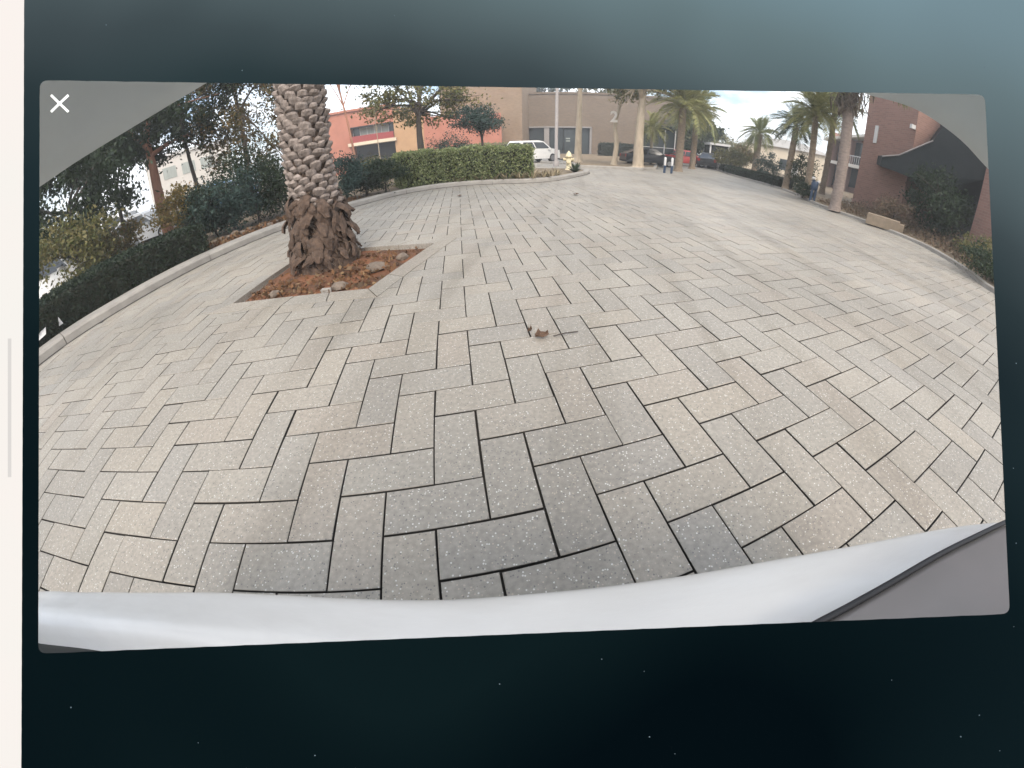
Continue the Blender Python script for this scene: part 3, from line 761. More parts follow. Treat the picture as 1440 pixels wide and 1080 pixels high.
tree('tree', 'spreading olive tree with a thick dark trunk in front of the terracotta building', pol(-23.3, 16.6, .05), [(0, 0, 0), (.02, 0, 1.0), (0, 0, 2.1), (.05, .1, 3.2)], .20, (.05, .1, 3.75), (3.0, 2.2, 1.45), 6500, .15, 'lf_olive', 'bark_dark', 7, 62, .17, limbs=14)
tree('tree', 'small round-headed dark green tree in front of the tan brick building', pol(-14.4, 15.8, .05), [(0, 0, 0), (.05, 0, .5), (.15, 0, 1.1), (.1, 0, 1.7)], .09, (0, 0, 2.2), (1.08, 1.0, .62), 7000, .085, 'lf_blue', 'bark_dark', 8, 40, .3, shell=.3)
shrub('grey-green rounded shrub behind the clipped hedge, left of the round-headed tree', pol(-19.5, 14.3, .08), .85, 1.62, 4600, .07, 'lf_blue', 34)
for k, (az, d, r_, h, lm, lab) in enumerate([
        (-35.2, 10.4, .6, 1.15, 'lf_blue', 'dark blue-green shrub showing right beside the palm trunk'),
        (-32.2, 10.6, .65, 1.0, 'lf_hedge_dark', 'dark shrub between the palm trunk and the clipped green hedge'),
        (-29.3, 10.7, .6, .95, 'lf_dark', 'dark shrub touching the left end of the clipped green hedge'),
        (-30.3, 13.2, .75, 1.2, 'lf_olive', 'yellowish shrub below the maroon balcony')]):
    shrub(lab, pol(az, d, .08), r_, h, 3800, .065, lm, 40 + k)
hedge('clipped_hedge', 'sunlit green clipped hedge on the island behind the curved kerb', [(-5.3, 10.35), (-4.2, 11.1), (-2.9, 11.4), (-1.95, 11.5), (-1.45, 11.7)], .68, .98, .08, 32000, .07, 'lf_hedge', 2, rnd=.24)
hedge('ground_hedge', 'thin green hedge strip in front of the tan brick wing', [(-9.5, 30.0), (-3.6, 31.0)], .5, 1.35, .0, 3000, .12, 'lf_hedge', 3)
hedge('ground_hedge', 'dark hedge strip under the blank wall of the tan brick building', [(2.9, 38.5), (8.6, 39.5)], .7, 1.35, .0, 3600, .16, 'lf_hedge_dark', 4)

def blades(name, label, loc, n, ln, m, seed, spread=.5, cat='plant', group=None, wd=.03, up=.7):
    rg = np.random.default_rng(seed); Q = []
    for k in range(n):
        a = rg.uniform(0, 6.28); e = rg.uniform(.25, 1.35) * up + .1; d = np.array([math.cos(a) * math.cos(e), math.sin(a) * math.cos(e), math.sin(e)])
        s = np.array([-math.sin(a), math.cos(a), 0]) * wd * rg.uniform(.7, 1.3); b = np.array([math.cos(a), math.sin(a), 0]) * spread * .12
        l = ln * rg.uniform(.6, 1.1); mid = b + d * l * .5; tip = b + d * l - np.array([0, 0, l * .15])
        Q.append([b - s * .6, b + s * .6, mid + s, mid - s]); Q.append([mid - s, mid + s, tip + s * .1, tip - s * .1])
    root = thing(name, label, cat, loc, 0, group)
    link('blades', quads('blades', Q, m), root); return root
for k, (x, y) in enumerate([(-2.35, 10.78), (-1.95, 10.72), (-1.55, 10.75), (-1.2, 10.85), (-.85, 11.15), (-.65, 11.6), (-.5, 12.1), (-.95, 11.6), (-2.8, 10.75), (-3.4, 10.6)]):
    blades('strap_leaf_plant', 'straw-coloured strap-leaved plant between the island hedge and the kerb', (x, y, .09), 30, .42, M['dryfrond'], 60 + k, .5, 'plant', 'dry strap-leaved plants on the island', .02)
blades('agave', 'dark spiky rosette right of the hydrant at the tip of the kerbed island', (.12, 13.6, .09), 34, .55, M['lf_dark'], 80, .3, 'plant', None, .035, .95)
blades('spiky_plant', 'dark spiky plant in front of the sunlit hedge', (-1.95, 10.95, .09), 26, .6, M['frond_dark'], 81, .3, 'plant', None, .03, 1.0)
# litter of stones and leaves on the left bed
C = np.stack([RNG.uniform(-7.6, -5.6, 2600), RNG.uniform(4.2, 8.6, 2600), RNG.uniform(.09, .15, 2600)], 1)
kp = offset(KC, [k[2] + .03 for k in KC]) + [(-60, 17), (-60, -7)]; kq = offset(KC, [k[2] + .75 for k in KC]) + [(-60, 17), (-60, -7)]
C = np.array([c for c in C if inside((c[0], c[1]), kp) and not inside((c[0], c[1]), kq)])
o = link('leaf_litter', quads('leaf_litter', leaf_quads(C, .10, .7), M['deadleaf'])); tag(o, kind='stuff')
for k in range(16):
    az = -58 + k * 1.0; d = 8.9 if k % 2 else 9.1
    p = pol(az, d - (.2 if k > 9 else .1), .12); 
    if inside((p.x, p.y), kp): rock('stone', p, random.uniform(.06, .11), 'small grey stone edging the bed behind the left kerb', M['stone'], .7, 'stones edging the left bed')
# white blossom-like scraps at the hedge foot
for q, lab in (([(-7.0, 1.05, .2), (-6.98, 1.2, .22), (-7.02, 1.25, .3), (-7.05, 1.1, .28)], 'larger white paper scrap at the foot of the left hedge'), ([(-7.0, 1.45, .2), (-7.0, 1.53, .2), (-7.03, 1.5, .32)], 'smaller white paper scrap at the foot of the left hedge')):
    sm_ = MB(); sm_.face(q); sm_.face([(p[0] - .004, p[1], p[2]) for p in q][::-1]); o = sm_.build('paper_scrap', M['metal_white']); tag(o, lab, 'litter')

# ------------------------------------------------------------------ far trees
tree('tree', 'pale upright trunk standing between the light pole and the sign trunk', pol(.9, 22, .08), [(0, 0, 0), (.03, 0, 1.6), (.06, 0, 3.6), (.1, 0, 6)], .25, (0, 0, 7.0), (2.6, 2.4, 2.1), 3000, .22, 'lf_olive', 'bark_pale', 11, 36, .2)
tree('tree', 'slim pale crooked trunk that carries the pale figure-shaped sign', pol(6.6, 20.2, .08), [(0, 0, 0), (.1, 0, 1.2), (-.02, 0, 2.2), (.22, 0, 3.4), (.4, 0, 5)], .16, (.2, 0, 5.4), (2.2, 2, 1.6), 2200, .2, 'lf_olive', 'bark_pale', 12, 34, .18)
tree('tree', 'thick pale trunk flaring at the base, beside the dark glazed entrance', pol(10.4, 18.8, .08), [(0, 0, 0), (0, 0, .4), (-.03, 0, 1.6), (.02, 0, 3.1), (.1, 0, 4.4)], .34, (.1, 0, 4.9), (2.3, 2, 1.6), 2600, .18, 'lf_olive', 'bark_pale', 13, 40, .18, limbs=12)
tree('tree', 'big dark tree rising behind the left half of the tan brick roof', pol(-5, 62, 0), [(0, 0, 0), (0, 0, 5), (0, 0, 8)], .5, (0, 0, 10.8), (6, 4, 2.6), 2600, .55, 'lf_dark', 'bark_dark', 14, 34, .2)
tree('tree', 'big dark tree rising behind the right half of the tan brick roof', pol(6.5, 63, 0), [(0, 0, 0), (0, 0, 5), (0, 0, 8)], .5, (0, 0, 11.4), (6.5, 4, 3), 2600, .55, 'lf_olive', 'bark_dark', 15, 36, .18)
for k, (az, d, h, r_, lm, lab) in enumerate([
        (19.0, 33, 4.2, 2.2, 'lf_dark', 'dense dark tree behind the golden palm'), (21.0, 40, 3.8, 2.6, 'lf_olive', 'olive tree above the white truck'),
        (24.5, 52, 4.0, 3.2, 'lf_pale', 'pale hazy tree far behind the white truck'), (26.0, 30, 2.0, 1.3, 'lf_brown', 'brownish bush right of the white truck'),
        (24.6, 26, 1.7, 1.1, 'lf_olive', 'olive bush at the near right of the white truck'), (28.6, 58, 4.4, 3.5, 'lf_pale', 'pale hazy tree left of the cream building'),
        (12.5, 50, 8.5, 4.5, 'lf_olive', 'tall olive tree behind the dark glazed entrance'), (16.0, 46, 6.5, 3.6, 'lf_dark', 'tall dark tree behind the golden palm trunk')]):
    tree('tree', lab, pol(az, d, 0), [(0, 0, 0), (0, 0, h * .3), (0, 0, h * .55)], .05 * h, (0, 0, h * .6), (r_, r_, h * .38), 3200, .05 * h + .05, lm, 'bark_dark', 50 + k, 34, .28)
palm('palm_tree', 'golden palm with a full low crown beside the two bollards', pol(16.7, 19.8, .0), 3.35, .22, .18, 2.05, 46, M['frond_gold'], seed=1, low=-12)
palm('palm_tree', 'darker shaggy palm just behind and right of the golden palm', pol(18.8, 24.5, .0), 3.5, .2, .18, 2.2, 38, M['frond'], seed=2, low=-25)
palm('palm_tree', 'small young palm with a thin pale trunk in front of the dark glazed entrance', pol(12.3, 24, .0), 2.35, .10, .09, 1.5, 26, M['frond_gold'], seed=3, bark='bark_pale')
palm('palm_tree', 'short palm with a brownish trunk in front of the cream building', pol(28.3, 24.9, .05), 2.75, .22, .2, 1.55, 34, M['frond'], seed=4)
palm('palm_tree', 'palm with a dark bare trunk and drooping dark fronds right of the cream building', pol(33.2, 17.4, .05), 2.8, .15, .13, 1.4, 32, M['frond_dark'], seed=5, lean=(.1, 0), low=-20)
palm('palm_tree', 'tall bright green palm directly behind the blue standpipe', pol(36.4, 14.6, .05), 3.05, .13, .11, 1.45, 42, M['frond_gold'], seed=6, lean=(-.05, .1), low=-15)
palm('palm_tree', 'tall slim palm standing behind the bright green palm', pol(38.6, 19.5, .05), 4.0, .15, .13, 1.9, 34, M['frond'], seed=8, low=-20)
palm('palm_tree', 'thick-trunked palm with a skirt of dead leaves in front of the pink-brown brick building', pol(40.9, 12.3, .05), 4.0, .175, .17, 2.2, 34, M['frond'], seed=7, bark='bark_pink', lean=(-.1, .1), thatch=True, low=0)

# right side planting
hedge('low_hedge', 'low dark hedge along the right edge of the paving toward the white truck', [(9.9, 15.2), (10.0, 18), (10.1, 21), (10.9, 24.5)], .45, .42, .05, 8000, .08, 'lf_hedge_dark', 5, rnd=.2)
shrub('dark oval shrub between two palms right of the cream building', pol(35.2, 17.6, .05), .75, 1.75, 3800, .08, 'lf_dark', 61)
shrub('pointed grey-green shrub in front of the cream wall', pol(30.2, 21, .05), .75, 1.6, 3200, .085, 'lf_blue', 62)
shrub('low dark bush left of the blue standpipe', pol(35.9, 14.3, .05), .45, .55, 1800, .06, 'lf_dark', 63)
tree('tree', 'dark dense tree in front of the shaded glass of the pink-brown brick building', pol(55.6, 13.2, .05), [(0, 0, 0), (0, 0, .5), (0, 0, 1.2)], .12, (0, 0, 1.25), (1.35, 1.2, .95), 6500, .10, 'lf_dark', 'bark_dark', 21, 34, .24, shell=.2)
shrub('bare-looking reddish shrub at the foot of the brick pier', pol(49.3, 12.4, .05), .6, .9, 2200, .06, 'lf_rust', 64)
shrub('yellowish shrub at the foot of the far right brick column', pol(62.2, 10.6, .05), .65, .75, 2600, .06, 'lf_olive', 65)
shrub('dark green shrub at the far right end of the paving', pol(64.5, 9.0, .05), .75, .62, 3600, .06, 'lf_dark', 66)
C = np.stack([RNG.uniform(8.0, 14.5, 16000), RNG.uniform(1.5, 11.5, 16000), np.zeros(16000)], 1)
RIN2 = [(x + .4, y) for x, y in RC] + [(60, 40), (60, -7)]
C = np.array([c for c in C if inside((c[0], c[1]), RIN2)]); C[:, 2] = .06 + RNG.gamma(2.0, .085, len(C)) * np.clip((C[:, 0] - 8) / 3, .35, 1)
o = link('ground_cover', quads('ground_cover', leaf_quads(C, .085, .5), M['lf_rust'])); tag(o, kind='stuff')
bw = MB(); bw.box(-.50, .42, -.2, .2, 0, .29); bw.box(.421, .56, -.17, .21, 0, .24); 
o = bw.build('low_wall', M['beige_block']); o.location = pol(48.3, 11.35, .04); o.rotation_euler = (0, 0, -R(50)); tag(o, 'low beige block wall at the kerb below the brick pier', 'wall')
bv = o.modifiers.new('edge', 'BEVEL'); bv.width = .03; bv.segments = 2

# ------------------------------------------------------------------ buildings
# terracotta building with balcony
t = thing('terracotta_building', 'two-storey terracotta building with a maroon balcony and a dark undercroft', 'building', (-21.8, 31.1, 0), math.atan2(4.2, 14.6))
b = MB(); b.box(-3.0, 1.1, 0, 8, -.1, 5.75); b.box(1.1, 5.4, 0, 8, 4.25, 5.75); b.box(1.1, 5.4, 1.6, 8, -.1, 2.45); b.box(1.1, 5.4, .9, 8, 2.75, 4.25); b.build('wall', M['terra'], t)
b = MB(); b.box(5.4, 8.2, -.003, 8, -.1, 5.45); b.build('wall', M['ochre'], t, label='ochre wall bay')
b = MB(); b.box(8.2, 15.6, 0, 8, -.1, 4.35); b.build('wall', M['terra'], t, label='plain terracotta wall bay')
b = MB(); b.box(.9, 5.6, -.35, 1.59, 2.45, 2.75); b.build('balcony_slab', M['cream'], t)
b = MB(); b.box(1.12, 5.38, -.30, -.22, 2.752, 3.35); b.build('balcony_panel', M['maroon'], t)
b = MB(); b.box(1.12, 5.38, .04, .16, 4.1, 4.248); b.build('lintel', M['slate'], t)
for k in range(6):
    x = 1.15 + k * .71
    wf = MB(); wf.box(x, x + .06, .78, .88, 2.76, 4.24); f = wf.build('window_frame', M['metal_white'], t)
    pn = MB(); pn.box(x + .062, x + .70, .82, .86, 2.76, 4.24); pn.build('pane', M['glass'] if k == 5 or k == 0 else M['blind'], f)
b = MB(); b.box(1.15, 5.35, 1.5, 1.58, .0, 2.44); b.build('undercroft_shade', M['black_trim'], t)  # black panel painted in for the deep shade of the undercroft
b = MB(); b.box(-3.2, 5.6, -.2, 8.2, 5.752, 5.95); b.build('roof', M['terra'], t)

# tan brick building: main block and a taller wing
t = thing('tan_brick_building', 'tan brick building with a long dark shopfront behind the white car', 'building', (0, 44, 0))
b = MB(); b.box(-5.2, -4.0 - 2.1, 0, 10, -.1, 7.25)
b.v.clear(); b.f.clear(); b.uv.clear(); b.sm.clear()
b.box(2.35, 13, 0, 10, -.1, 7.2); b.box(-5.2, 2.35, 0, 10, 3.35, 7.2); b.box(-5.2, 2.35, 1.2, 10, -.1, 3.35); b.build('wall', M['brick_tan'], t)
b = MB(); b.box(-14, -5.2, -5.5, 10, -.1, 9.5); b.build('wall', M['brick_tan2'], t, label='taller light tan brick wing')
b = MB(); b.box(-5.1, 13.1, -.12, .6, 7.2, 7.42); b.build('parapet', M['brick_tan'], t)
b = MB(); b.box(-5.15, 2.3, -.05, .35, 3.2, 3.345); b.build('fascia', M['pole'], t)
b = MB(); b.box(-3.35, -2.75, .05, .65, -.1, 3.2); b.build('column', M['pole'], t)
b = MB(); b.box(2.1, 2.33, .05, .65, -.1, 3.2); b.build('column', M['pole'], t)
for x0, x1 in ((-5.15, -3.37), (-2.73, -1.1), (-1.04, .6), (.66, 2.08)):
    wf = MB(); wf.box(x0, x0 + .08, .5, .62, 0, 3.2); wf.box(x1 - .08, x1, .5, .62, 0, 3.2); wf.box(x0 + .08, x1 - .08, .5, .62, 3.08, 3.2); f = wf.build('window_frame', M['slate'], t)
    pn = MB(); pn.box(x0 + .082, x1 - .082, .54, .58, 0, 3.078); pn.build('pane', M['glass'], f)
for z in (1.55, 1.85):
    nb_ = MB(); nb_.box(-.75, -.25, .50, .53, z, z + .12); nb_.build('door_notice', M['blind'], t)

# dark glazed entrance
t = thing('glazed_entrance', 'dark glazed entrance pavilion with white frames beside the thick pale trunk', 'entrance', (6.5, 27.5, 0), -R(6))
b = MB(); b.box(-1.3, 1.3, 0, 3, -.05, 2.6); b.build('glass_body', M['glass'], t)
b = MB(); b.box(-1.4, 1.4, -.15, 3.1, 2.602, 2.85); b.build('roof', M['slate'], t)
for x in (-1.3, -.45, .45, 1.24):
    f = MB(); f.box(x, x + .07, -.06, -.002, 0, 2.6); f.build('mullion', M['metal_white'], t)
for z in (.45, 1.2):
    f = MB(); f.box(-1.2, 1.2, -.05, -.003, z, z + .05); f.build('rail', M['metal_white'], t)

# cream building at the end of the drive
t = thing('cream_building', 'low cream building with a pale curved roof beyond the right-hand palms', 'building', pol(30.6, 44, 0), -R(28))
b = MB(); b.box(-3.2, 9, 0, 8, -.1, 3.0); b.build('wall', M['cream'], t)
b = MB(); rows = []
for k in range(11):
    u = k / 10; x = -3.4 + u * 12.6; z = 3.0 + .9 * math.sin(math.pi * min(1, u * 1.15 + .08))
    rows.append([(x, -.3, 2.99), (x, -.3, z), (x, 8.3, z), (x, 8.3, 2.99)])
b.loft(rows, False); b.face(rows[0]); b.face(rows[-1][::-1]); b.build('roof', M['roofing'], t)
b = MB(); b.box(.9, 1.8, -.04, -.002, .55, 1.75); b.build('window', M['glass'], t)
f = MB(); f.box(2.4, 3.1, -.05, -.002, 0, 1.5); f = f.build('door', M['metal_white'], t); f2 = MB(); f2.box(2.66, 2.84, -.07, -.052, .5, 1.3); f2.build('pane', M['glass'], f)

# pale building far left
t = thing('pale_building', 'pale office building glimpsed between the trees at the left', 'building', pol(-57.5, 48, 0), R(57))
b = MB(); b.box(-3.5, 6, 0, 10, -.1, 6.2); b.build('wall', M['pale'], t)
for r_ in range(2):
    for k in range(3, 7):
        wn = MB(); wn.box(-8.2 + k * 2.15, -6.7 + k * 2.15, -.05, -.002, 1.0 + r_ * 2.9, 2.2 + r_ * 2.9); wn.build('window', M['blind'], t)
b = MB(); b.box(-3.7, 6.2, -.2, 10.2, 6.202, 6.5); b.build('roof', M['roofing'], t)

# pink-brown brick building on the right
t = thing('pink_brick_building', 'pink-brown brick building with a tall pier, dark canopy and glass on the right', 'building', (0, 0, 0))
def facade(p0, p1):
    d = Vector((p1.x - p0.x, p1.y - p0.y, 0)); return Matrix.Translation(p0) @ Matrix.Rotation(math.atan2(d.y, d.x), 4, 'Z'), d.length
# set-back wing: from its far end toward the pier
MW, LW = facade(pol(38.2, 33), pol(46.5, 30))
b = MB(); b.box(0, .55, 0, 6, -.1, 4.5, MW); b.box(1.6, 2.2, 0, 6, -.1, 4.1, MW); b.box(3.9, LW, 0, 6, -.1, 4.3, MW); b.box(.55, 3.9, .9, 6, -.1, 4.2, MW); b.build('wall', M['brick_pink'], t)
b = MB(); b.box(.56, 3.88, -.08, .895, 2.0, 2.25, MW); b.build('floor_slab', M['pale'], t)
b = MB(); b.face([MW @ Vector(p) for p in ((-.3, -.25, 3.95), (4.2, -.25, 4.75), (4.2, 6, 4.75), (-.3, 6, 3.95))]); b.face([MW @ Vector(p) for p in ((-.3, -.25, 3.75), (4.2, -.25, 4.55), (4.2, -.25, 4.75), (-.3, -.25, 3.95))]); b.face([MW @ Vector(p) for p in ((-.3, 6, 3.75), (4.2, 6, 4.55), (4.2, -.25, 4.55), (-.3, -.25, 3.75))]); b.build('roof', M['pale'], t)
for (x0, x1, z0, z1) in ((.57, 1.58, .35, 1.95), (.57, 1.58, 2.3, 3.9), (2.22, 3.88, .55, 1.95), (2.22, 3.88, 2.3, 4.0)):
    wf = MB(); wf.box(x0, x1, .70, .895, z0 - .06, z0, MW); f = wf.build('window_sill', M['slate'], t)
    pn = MB(); pn.box(x0, x1, .78, .84, z0 + .002, z1, MW); pn.build('pane', M['glass'], f)
b = MB(); b.box(2.25, 3.85, -.05, -.01, 2.85, 2.9, MW)
for k in range(9): b.box(2.25 + k * .195, 2.27 + k * .195, -.045, -.015, 2.26, 2.848, MW)
b.build('railing', M['metal_white'], t)
# pier
MP, LP = facade(pol(43.1, 17.2), pol(49.9, 15.6))
b = MB(); b.box(0, LP, 0, 3.2, -.1, 6.2, MP); b.build('pier', M['brick_pink'], t)
b = MB(); b.box(-.08, LP + .08, -.08, 3.3, 6.2, 6.4, MP); b.build('coping', M['pale'], t)
b = MB(); b.box(LP - .12, LP - .02, -.25, -.003, 3.45, 3.6, MP); b.build('wall_lamp', M['metal_white'], t)
b = MB(); b.box(.55, .72, -.04, -.003, 2.75, 3.45, MP); b.build('wall_plate', M['metal_white'], t)
# shaded wall and glass running toward the camera
MG, LG = facade(pol(48.0, 18.2), pol(66, 14.5))
b = MB(); b.box(-.2, 2.6, 0, 5, -.1, 1.7, MG); b.build('wall', M['brick_pink'], t, label='shaded brick wall under the canopy')
b = MB(); b.box(2.602, LG, .05, 5, -.1, 1.702, MG); b.build('glass_front', M['glass'], t)
b = MB(); b.box(-.2, LG, .05, 5, 1.704, 5.0, MG); b.build('upper_wall', M['slate'], t)
# big dark sloping overhang in front of it
CP = [(46, 1.80), (48.2, 1.76), (50.3, 1.69), (52.3, 1.36), (54.5, 1.30), (57, 1.95), (60, 2.35), (66, 2.3), (66, 4.6), (57, 4.6), (53.5, 3.75), (52.4, 3.10), (48.2, 2.32), (46, 2.14)]
fr_ = [pol(a_z, 14.9, z) for a_z, z in CP]; bk_ = [pol(a_z - 1.0, 18.0, z + .25) for a_z, z in CP]
b = MB(); b.loft([fr_, bk_], False, True); b.face(fr_); b.face(bk_[::-1]); b.build('overhang', M['slate'], t)
ed_ = [pol(a_z, 14.86, z + .02) for a_z, z in ((46, 2.14), (48.2, 2.32), (52.4, 3.10))]
b = MB(); b.tube(ed_, .03, 6); b.build('overhang_edge', M['pole'], t)
# near column
MC, LC = facade(pol(59.9, 12.6), pol(64.3, 11.9))
b = MB(); b.box(0, LC, 0, 1.4, -.1, 5.5, MC); b.build('column', M['brick_pink'], t)

# ------------------------------------------------------------------ vehicles
def vehicle(name, label, cat, loc, rz, Ln, W, H, paint, prof=None, low=.24, group=None, belt=.56, wr=None, lamps=True):
    """forward is +X; prof = upper outline as fractions of length/height, front to rear"""
    root = thing(name, label, cat, loc, rz, group)
    wr = wr or H * .205
    prof = prof or [(.5, .40), (.47, .52), (.25, .60), (.08, .97), (-.10, 1.0), (-.38, .97), (-.475, .62), (-.5, .40)]
    ins = lambda z: 0 if z < belt * H else (z - belt * H) / (H * (1 - belt)) * W * .13
    y = lambda z, s: s * (W / 2 - ins(z))
    up = [(px * Ln, pz * H) for px, pz in prof]
    lowl = [(-.5 * Ln, low), (.5 * Ln, low)]
    outl = up + lowl
    b = MB(); Lf = [(x, y(z, 1), z) for x, z in outl]; Rt = [(x, y(z, -1), z) for x, z in outl]
    n = len(outl)
    for i in range(n):
        j = (i + 1) % n; b.face([Rt[i], Lf[i], Lf[j], Rt[j]])
    b.face(Lf); b.face(Rt[::-1])
    body = b.build('body', paint, root)
    md = body.modifiers.new('round', 'BEVEL'); md.width = .05; md.segments = 2; md.limit_method = 'ANGLE'; md.angle_limit = R(20)
    # side windows between belt and roof, windscreen and rear window
    def lerp_top(zf):  # x at height zf going up the front / rear of the cabin
        z = zf * H; fr = rr = None
        for (x0, z0), (x1, z1) in zip(up[:-1], up[1:]):
            if z0 < z <= z1 and fr is None: fr = x0 + (x1 - x0) * (z - z0) / (z1 - z0)
            if z1 <= z < z0: rr = x0 + (x1 - x0) * (z - z0) / (z1 - z0)
        return fr, rr
    zb, zt = belt + .07, .91
    f0, r0 = lerp_top(zb); f1, r1 = lerp_top(zt)
    mid0, mid1 = (f0 + r0) / 2, (f1 + r1) / 2
    for s in (1, -1):
        for (a0, c0, a1, c1) in ((f0 - .16, mid0 + .04, f1 - .10, mid1 + .04), (mid0 - .04, r0 + .2, mid1 - .04, r1 + .22)):
            q = [(a0, y(zb * H, s) + s * .006, zb * H), (c0, y(zb * H, s) + s * .006, zb * H), (c1, y(zt * H, s) + s * .006, zt * H), (a1, y(zt * H, s) + s * .006, zt * H)]
            q2 = [(p[0], p[1] - s * .03, p[2]) for p in q]
            g = MB(); g.loft([q2, q], False, True); g.face(q if s < 0 else q[::-1]); g.build('window', M['carglass'], root)
    for (x0, x1, sg, nm) in ((f0, f1, 1, 'windscreen'), (r0, r1, -1, 'rear_window')):
        q = [(x0 + sg * .012, y(zb * H, 1) * .86, zb * H), (x0 + sg * .012, y(zb * H, -1) * .86, zb * H), (x1 + sg * .012, y(zt * H, -1) * .84, zt * H), (x1 + sg * .012, y(zt * H, 1) * .84, zt * H)]
        q2 = [(p[0] - sg * .04, p[1], p[2]) for p in q]
        g = MB(); g.loft([q2, q], False, True); g.face(q if sg > 0 else q[::-1]); g.build(nm, M['carglass'], root)
    for sx in (.31, -.30):
        for s in (1, -1):
            tr = MB(); c = Vector((sx * Ln, s * (W / 2 - .10), wr)); tr.tube([c - Vector((0, s * .09, 0)), c + Vector((0, s * .085, 0)), c + Vector((0, s * .11, 0))], [wr, wr, wr * .9], 18)
            tyre = tr.build('wheel', M['tyre'], root)
            rm = MB(); rm.tube([c + Vector((0, s * .10, 0)), c + Vector((0, s * .118, 0))], wr * .62, 14); rm.build('rim', M['rim'], tyre)
    for s in (1, -1):
        h = MB(); h.box(.47 * Ln, .502 * Ln, s * W * .36 - .13, s * W * .36 + .13, .42 * H, .49 * H); h.build('headlight', M['clear_lamp'], root)
        if not lamps: continue
        h = MB(); h.box(-.502 * Ln, -.47 * Ln, s * W * .40 - .09, s * W * .40 + .09, .44 * H, .60 * H); h.build('tail_light', M['red_lamp'], root)
        h = MB(); xx = f0 - .3; h.box(xx - .06, xx + .06, s * (W / 2 + .09) - .07, s * (W / 2 + .09) + .07, belt * H + .02, belt * H + .14); h.build('mirror', paint, root)
    h = MB(); h.box(-.505 * Ln, .505 * Ln, -W * .46, W * .46, low - .02, low + .1); h.build('sill_trim', M['black_trim'], root)
    return root
suv = [(.5, .42), (.485, .55), (.27, .64), (.12, .95), (0, 1.0), (-.40, .98), (-.485, .66), (-.5, .42)]
sedan = [(.5, .44), (.48, .55), (.22, .64), (.06, .97), (-.08, 1.0), (-.22, .96), (-.36, .68), (-.49, .62), (-.5, .42)]
P_ = lambda nm, c: mat(nm, c, None, 3, .3, spec=.5)
vehicle('suv', 'white suv parked beyond the green hedge and the light pole', 'car', (-2.55, 23.6, 0), R(46), 3.45, 1.55, 1.42, M['white_paint'], suv)
red_p, dark_p, silver_p, blue_p = P_('red_car_paint', (.42, .05, .045)), P_('black_car_paint', (.02, .022, .025)), P_('silver_car_paint', (.48, .49, .50)), P_('blue_car_paint', (.06, .20, .42))
vehicle('parked_car', 'red car parked under the shaggy palm near the bollards', 'car', (8.6, 27.2, 0), R(10), 3.6, 1.55, 1.2, red_p, sedan)
vehicle('parked_car', 'black car standing in front of the dark glazed entrance', 'car', (4.9, 22.9, 0), R(8), 3.5, 1.55, 1.15, dark_p, sedan)
vehicle('parked_car', 'dark car parked between the red car and the white truck', 'car', (10.8, 27.4, 0), R(60), 3.6, 1.55, 1.2, dark_p, sedan)
vehicle('parked_car', 'white car glimpsed over the clipped hedge at the far left', 'car', pol(-73.8, 12.6, -.05), R(20), 4.0, 1.65, 1.3, M['white_paint'], sedan)
vehicle('parked_car', 'silver car behind the reddish leaning trunk', 'car', pol(-63.2, 19, -.05), R(28), 4.0, 1.65, 1.35, silver_p, sedan)
vehicle('parked_car', 'blue car seen through the gap right of the thin dark trunk', 'car', pol(-52.2, 24, -.05), R(38), 4.0, 1.65, 1.6, blue_p, suv)
vehicle('parked_car', 'white van-like car behind the hedge left of the reddish trunk', 'car', pol(-66.5, 21, -.05), R(30), 4.1, 1.7, 1.7, M['white_paint'], suv)
# utility truck
t = thing('truck', 'white flat-roofed utility truck at the end of the drive', 'truck', pol(22.2, 31, 0), -R(100))
b = MB(); b.box(-1.6, 1.7, -.8, .8, .45, 1.15); b.build('body', M['metal_white'], t)
b = MB(); b.box(-1.5, 1.2, -.75, .75, 1.152, 1.85); b.build('cab_glass', M['carglass'], t)
b = MB(); b.box(-1.6, 1.35, -.82, .82, 1.852, 2.02); b.build('roof', M['metal_white'], t)
for x in (-1.5, 1.15):
    for s in (-.76, .70): f = MB(); f.box(x, x + .08, s - .03, s + .09, 1.153, 1.85); f.build('post', M['metal_white'], t)
for x in (-1.0, 1.05):
    for s in (-1, 1):
        tr = MB(); tr.tube([(x, s * .58, .33), (x, s * .82, .33)], .33, 16); w_ = tr.build('wheel', M['tyre'], t); rm = MB(); rm.tube([(x, s * .821, .33), (x, s * .84, .33)], .19, 12); rm.build('rim', M['rim'], w_)
for s in (-.55, .55): h = MB(); h.box(1.70, 1.73, s - .12, s + .12, .75, .95); h.build('headlight', M['clear_lamp'], t)

# ------------------------------------------------------------------ street furniture
t = thing('light_pole', 'tall pale light pole in front of the white suv', 'pole', pol(-2.5, 17.6, .08))
b = MB(); b.tube([(0, 0, 0), (0, 0, .25), (0, 0, .26), (.08, 0, 7)], [.15, .15, .08, .07], 12); b.build('post', M['pole'], t)
b = MB(); b.tube([(.08, 0, 6.95), (.5, -.3, 7.2), (.9, -.6, 7.2)], .05, 8); b.build('arm', M['metal_white'], t)
b = MB(); b.box(.75, 1.15, -.75, -.45, 7.1, 7.25); b.build('lamp_head', M['slate'], t)
t = thing('fire_hydrant', 'pale yellow fire hydrant at the tip of the kerbed island', 'fire hydrant', pol(-.5, 14.9, .09))
b = MB(); b.lathe([(.15, 0), (.15, .05), (.105, .06), (.105, .52), (.14, .53), (.14, .57), (.115, .60), (.09, .69), (.04, .74), (.03, .78)], 16); b.build('barrel', M['yellow_paint'], t)
